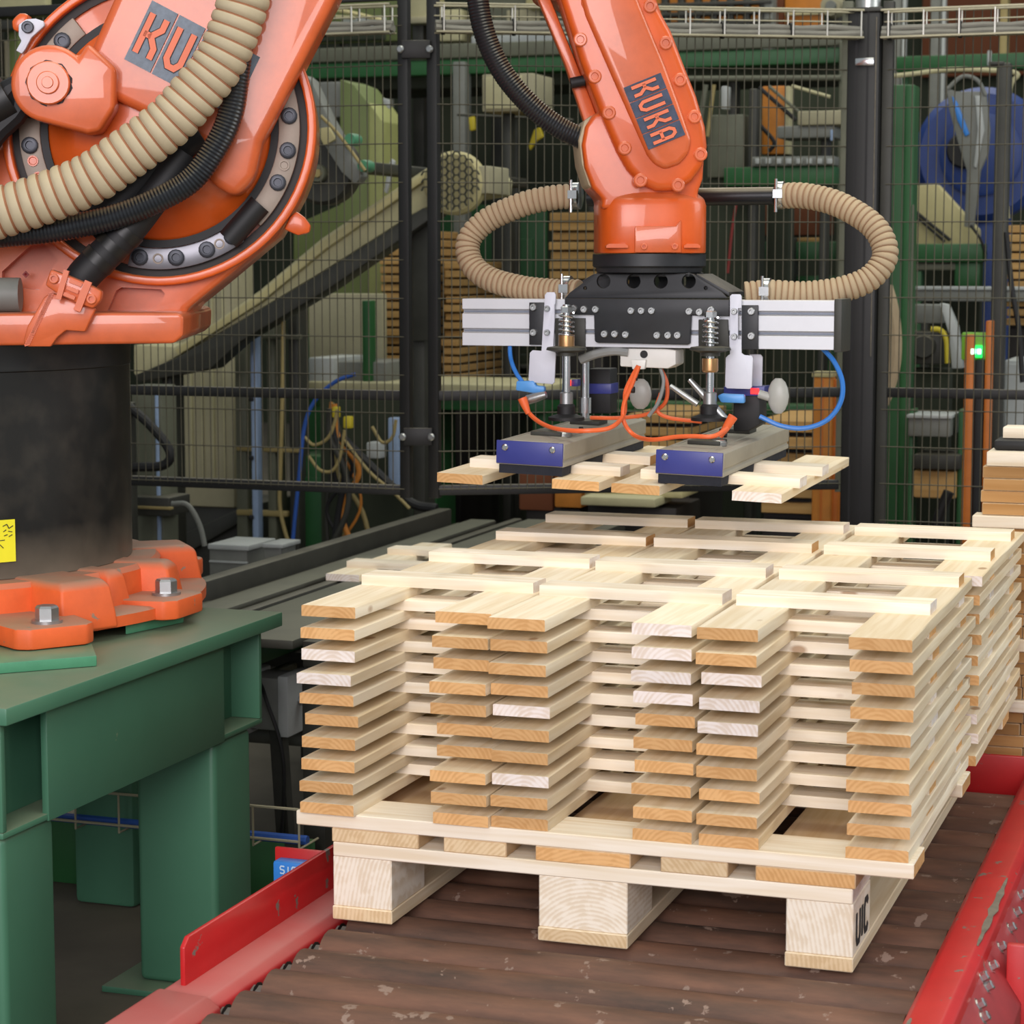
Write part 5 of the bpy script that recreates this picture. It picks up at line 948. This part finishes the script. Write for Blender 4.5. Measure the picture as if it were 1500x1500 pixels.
bg('pale_rail', 'pale grey conveyor rail right of the thick fence post', 'rail', 7.6, [('rail', 'r', (1332, 424, 1600, 442), 0, .08, 'mid_grey'), ('>top', 'r', (1332, 420, 1600, 425), -.01, .1, 'pale_grey'), ('leg', 'r', (1344, 442, 1354, F), .02, .06, 'dark_steel')])
bg('gear_motor', 'grey ribbed gear motor with a white chute behind the right mesh', 'motor', 7.4, [('housing', 'r', (1324, 486, 1378, 534), 0, .16, 'dark_steel')] + [('>fin', 'r', (1326, 490 + i * 8, 1340, 493 + i * 8), -.012, .012, 'mid_grey') for i in range(5)] + [('>drum', 'd', (1352, 508, 17), -.04, .05, 'dark_steel'), ('yellow_guard', 't', [(1364, 482), (1378, 484), (1386, 498), (1388, 532)], -.01, 4, 'yellow'), ('chute', 'p', [(1376, 444), (1388, 446), (1402, 478), (1410, 540), (1394, 540), (1390, 490)], -.02, .06, 'pale_grey'), ('hood', 'r', (1336, 446, 1380, 474), .05, .1, 'mid_grey'), ('stand', 'r', (1330, 540, 1384, F), .05, .12, 'wall_dark')])
bg('tray_stack', 'two grey machine trays low behind the right mesh', 'tray', 6.85, [('tray', 'r', (1330, 612, 1392, 640), 0, .2, 'mid_grey'), ('>lip', 'r', (1328, 608, 1394, 613), -.01, .22, 'pale_grey'), ('tray', 'r', (1338, 666, 1406, 688), 0, .2, 'dark_steel'), ('carton', 'r', (1338, 690, 1400, 730), .03, .15, 'far_plank'), ('hose', 't', [(1390, 720), (1378, 750), (1366, 790)], -.08, 8, 'rubber'), ('frame', 'r', (1328, 600, 1334, F), .05, .1, 'machine_green'), ('frame', 'r', (1400, 600, 1408, F), .05, .1, 'machine_green')])
bg('light_curtain', 'orange light curtain post with a green lit display right of the fence post', 'post', 6.6, [('channel_side', 'r', (1408, 490, 1422, F), 0, .06, 'post_orange'), ('channel_side', 'r', (1438, 470, 1447, F), 0, .06, 'post_orange'), ('sensor_bar', 'r', (1423, 526, 1437, F), .01, .04, 'rubber'), ('top_plate', 'r', (1408, 487, 1446, 528), .02, .03, 'lime'), ('display', 'r', (1418, 506, 1440, 524), .005, .02, 'green_led'), ('>digit', 'r', (1422, 511, 1429, 519), -.002, .01, 'green_digit'), ('>digit', 'r', (1431, 511, 1437, 519), -.002, .01, 'green_digit')])
bg('orange_post', 'broad orange post with pale top left of the thick fence post', 'post', 6.6, [('post', 'r', (1188, 552, 1216, F), 0, .06, 'far_orange'), ('>groove', 'r', (1200, 556, 1203, F), -.004, .005, 'post_orange'), ('top_cap', 'r', (1189, 545, 1220, 553), -.004, .07, 'cream'), ('post_flange', 'r', (1216, 556, 1226, F), .02, .05, 'post_orange')])
bg('green_column', 'wide dark green steel column right of the thick fence post', 'column', 7.0, [('web', 'r', (1292, 124, 1320, F), .02, .06, 'machine_green'), ('flange', 'r', (1318, 124, 1332, F), 0, .1, 'machine_green'), ('>edge', 'r', (1329, 300, 1332, F), -.004, .01, 'grey_green'), ('junction_box', 'r', (1292, 164, 1304, 188), -.02, .04, 'pale_grey'), ('pin', 'r', (1292, 142, 1298, 150), -.02, .03, 'pale_grey')])
bg('sagging_hose', 'fat beige suction hose sagging behind the thick fence post', 'hose', 6.5, [('hose', 't', [(1296, 420), (1304, 450), (1309, 490), (1308, 530), (1300, 565), (1290, 590), (1270, 620)], 0, 12, 'hose_beige'), ('stand_pipe', 't', [(1270, 618), (1262, 660), (1262, 900)], 0, 10, 'dark_steel')])
bg('cabinet', 'pale grey cabinet behind the brown plank stack at the right edge', 'cabinet', 7.0, [('body', 'r', (1466, 528, 1580, F), 0, .3, 'pale_grey'), ('>door', 'r', (1470, 534, 1570, 900), -.01, .01, 'pale_grey'), ('cover', 'p', [(1452, 606), (1464, 596), (1470, 650), (1456, 650)], -.05, .04, 'mid_grey')])
bg('black_upright', 'thin dark upright post in front of the blue fan', 'post', 6.8, [('post', 'r', (1449, 92, 1470, F), 0, .05, 'dark_steel'), ('>cap', 'r', (1448, 90, 1471, 95), -.004, .06, 'dark_steel'), ('lead', 't', [(1474, 340), (1482, 420), (1492, 480), (1498, 560)], -.02, 4, 'rubber')])
bg('tall_panel', 'orange brown sheet panel behind the thin diagonal rods', 'panel', 8.35, [('panel', 'r', (1116, 126, 1150, 226), 0, .05, 'far_orange'), ('edge', 'r', (1150, 126, 1157, 226), -.01, .06, 'light_beige'), ('rod', 't', [(1112, 128), (1166, 176)], -.1, 3, 'rubber'), ('rod', 't', [(1126, 126), (1170, 164)], -.1, 2.5, 'grey_green'), ('rod', 't', [(1112, 182), (1134, 208), (1126, 222)], -.1, 3, 'rubber'), ('rod', 't', [(1160, 126), (1216, 142)], -.12, 2.5, 'light_beige'), ('foot', 'r', (1120, 226, 1152, F), .02, .1, 'wall_dark')])
bg('feeder', 'grey feeder boxes left of the thick fence post, high up', 'machine', 7.9, [('box', 'r', (1168, 162, 1234, 183), 0, .2, 'beige_panel'), ('box', 'r', (1138, 184, 1222, 202), .02, .2, 'mid_grey'), ('>edge', 'r', (1216, 190, 1221, 206), -.012, .012, 'sky_blue'), ('chain_guard', 'r', (1100, 229, 1222, 243), -.02, .1, 'mid_grey'), ('apron', 'r', (1060, 244, 1222, 272), 0, .1, 'machine_green'), ('leg', 'r', (1092, 130, 1104, F), .1, .08, 'dark_steel'), ('leg', 'r', (1196, 200, 1206, F), .1, .08, 'dark_steel')] + [('>link', 'r', (1106 + i * 15, 232, 1114 + i * 15, 240), -.03, .012, 'pale_grey') for i in range(8)])
bg('press', 'dim grey press with pale rods just right of the orange wrist', 'machine', 8.1, [('body', 'r', (1036, 168, 1090, 260), 0, .3, 'grey_green'), ('rod', 'r', (1056, 126, 1066, 160), 0, .05, 'pale_grey'), ('rod', 't', [(1034, 124), (1022, 200)], -.05, 4, 'grey_green'), ('rod', 't', [(1046, 124), (1036, 200)], -.05, 3, 'hose_yellow'), ('base', 'r', (1030, 260, 1092, F), .02, .3, 'wall_dark'), ('cord', 't', [(1078, 300), (1072, 340), (1066, 400)], -.05, 2, 'pink_mark')])
bg('hanging_cloth', 'yellow cloths hanging behind the black forearm conduit', 'cloth', 8.9, [('cloth', 'p', [(686, 172), (694, 170), (696, 190), (688, 192)], 0, .02, 'yellow'), ('cloth', 'p', [(782, 190), (790, 186), (796, 200), (786, 206), (776, 220), (774, 214)], 0, .02, 'yellow'), ('rail', 't', [(670, 168), (840, 176)], .03, 2, 'dark_steel'), ('post', 'r', (752, 165, 758, F), .05, .04, 'dark_steel')])
bg('dark_machine', 'dark machine body filling the space behind the wrist and hoses', 'machine', 9.8, [('body', 'r', (640, 130, 1230, F), .3, .3, 'wall_dark'), ('>panel', 'r', (640, 300, 800, 500), .28, .03, 'machine_green'), ('>panel', 'r', (900, 150, 1000, 330), .28, .03, 'machine_green'), ('>panel', 'r', (730, 350, 780, 470), .26, .03, 'machine_green'), ('>panel', 'r', (1040, 290, 1220, 345), .28, .03, 'wall_brown')])
bg('steelwork', 'olive and beige frame beams behind the robot shoulder at top left', 'frame', 9.0, [('beam', 'r', (-60, 10, 110, 24), 0, .1, 'olive'), ('panel', 'r', (-60, -60, 66, 12), .05, .05, 'light_beige'), ('beam', 'r', (-60, 30, 40, 44), .0, .08, 'dark_steel'), ('upright', 'r', (-10, 40, 0, F), .1, .1, 'dark_steel'), ('upright', 'r', (24, 20, 38, F), .15, .1, 'olive'), ('plate', 'r', (-60, 60, 70, 120), .2, .05, 'beige_panel')])
bg('steelwork', 'pale lattice of thin beams above the walkway behind the link arm', 'frame', 9.6, [('back', 'r', (440, -80, 600, 62), .4, .05, 'olive'), ('beam', 't', [(440, 10), (500, 16), (560, 30)], 0, 3, 'cream'), ('beam', 't', [(440, 22), (520, 26)], 0, 3, 'light_beige'), ('beam', 'r', (500, 24, 560, 42), .1, .05, 'pale_grey'), ('beam', 'r', (440, 46, 560, 60), .1, .05, 'wall_dark'), ('upright', 'r', (500, -80, 508, F), .45, .05, 'dark_steel')])
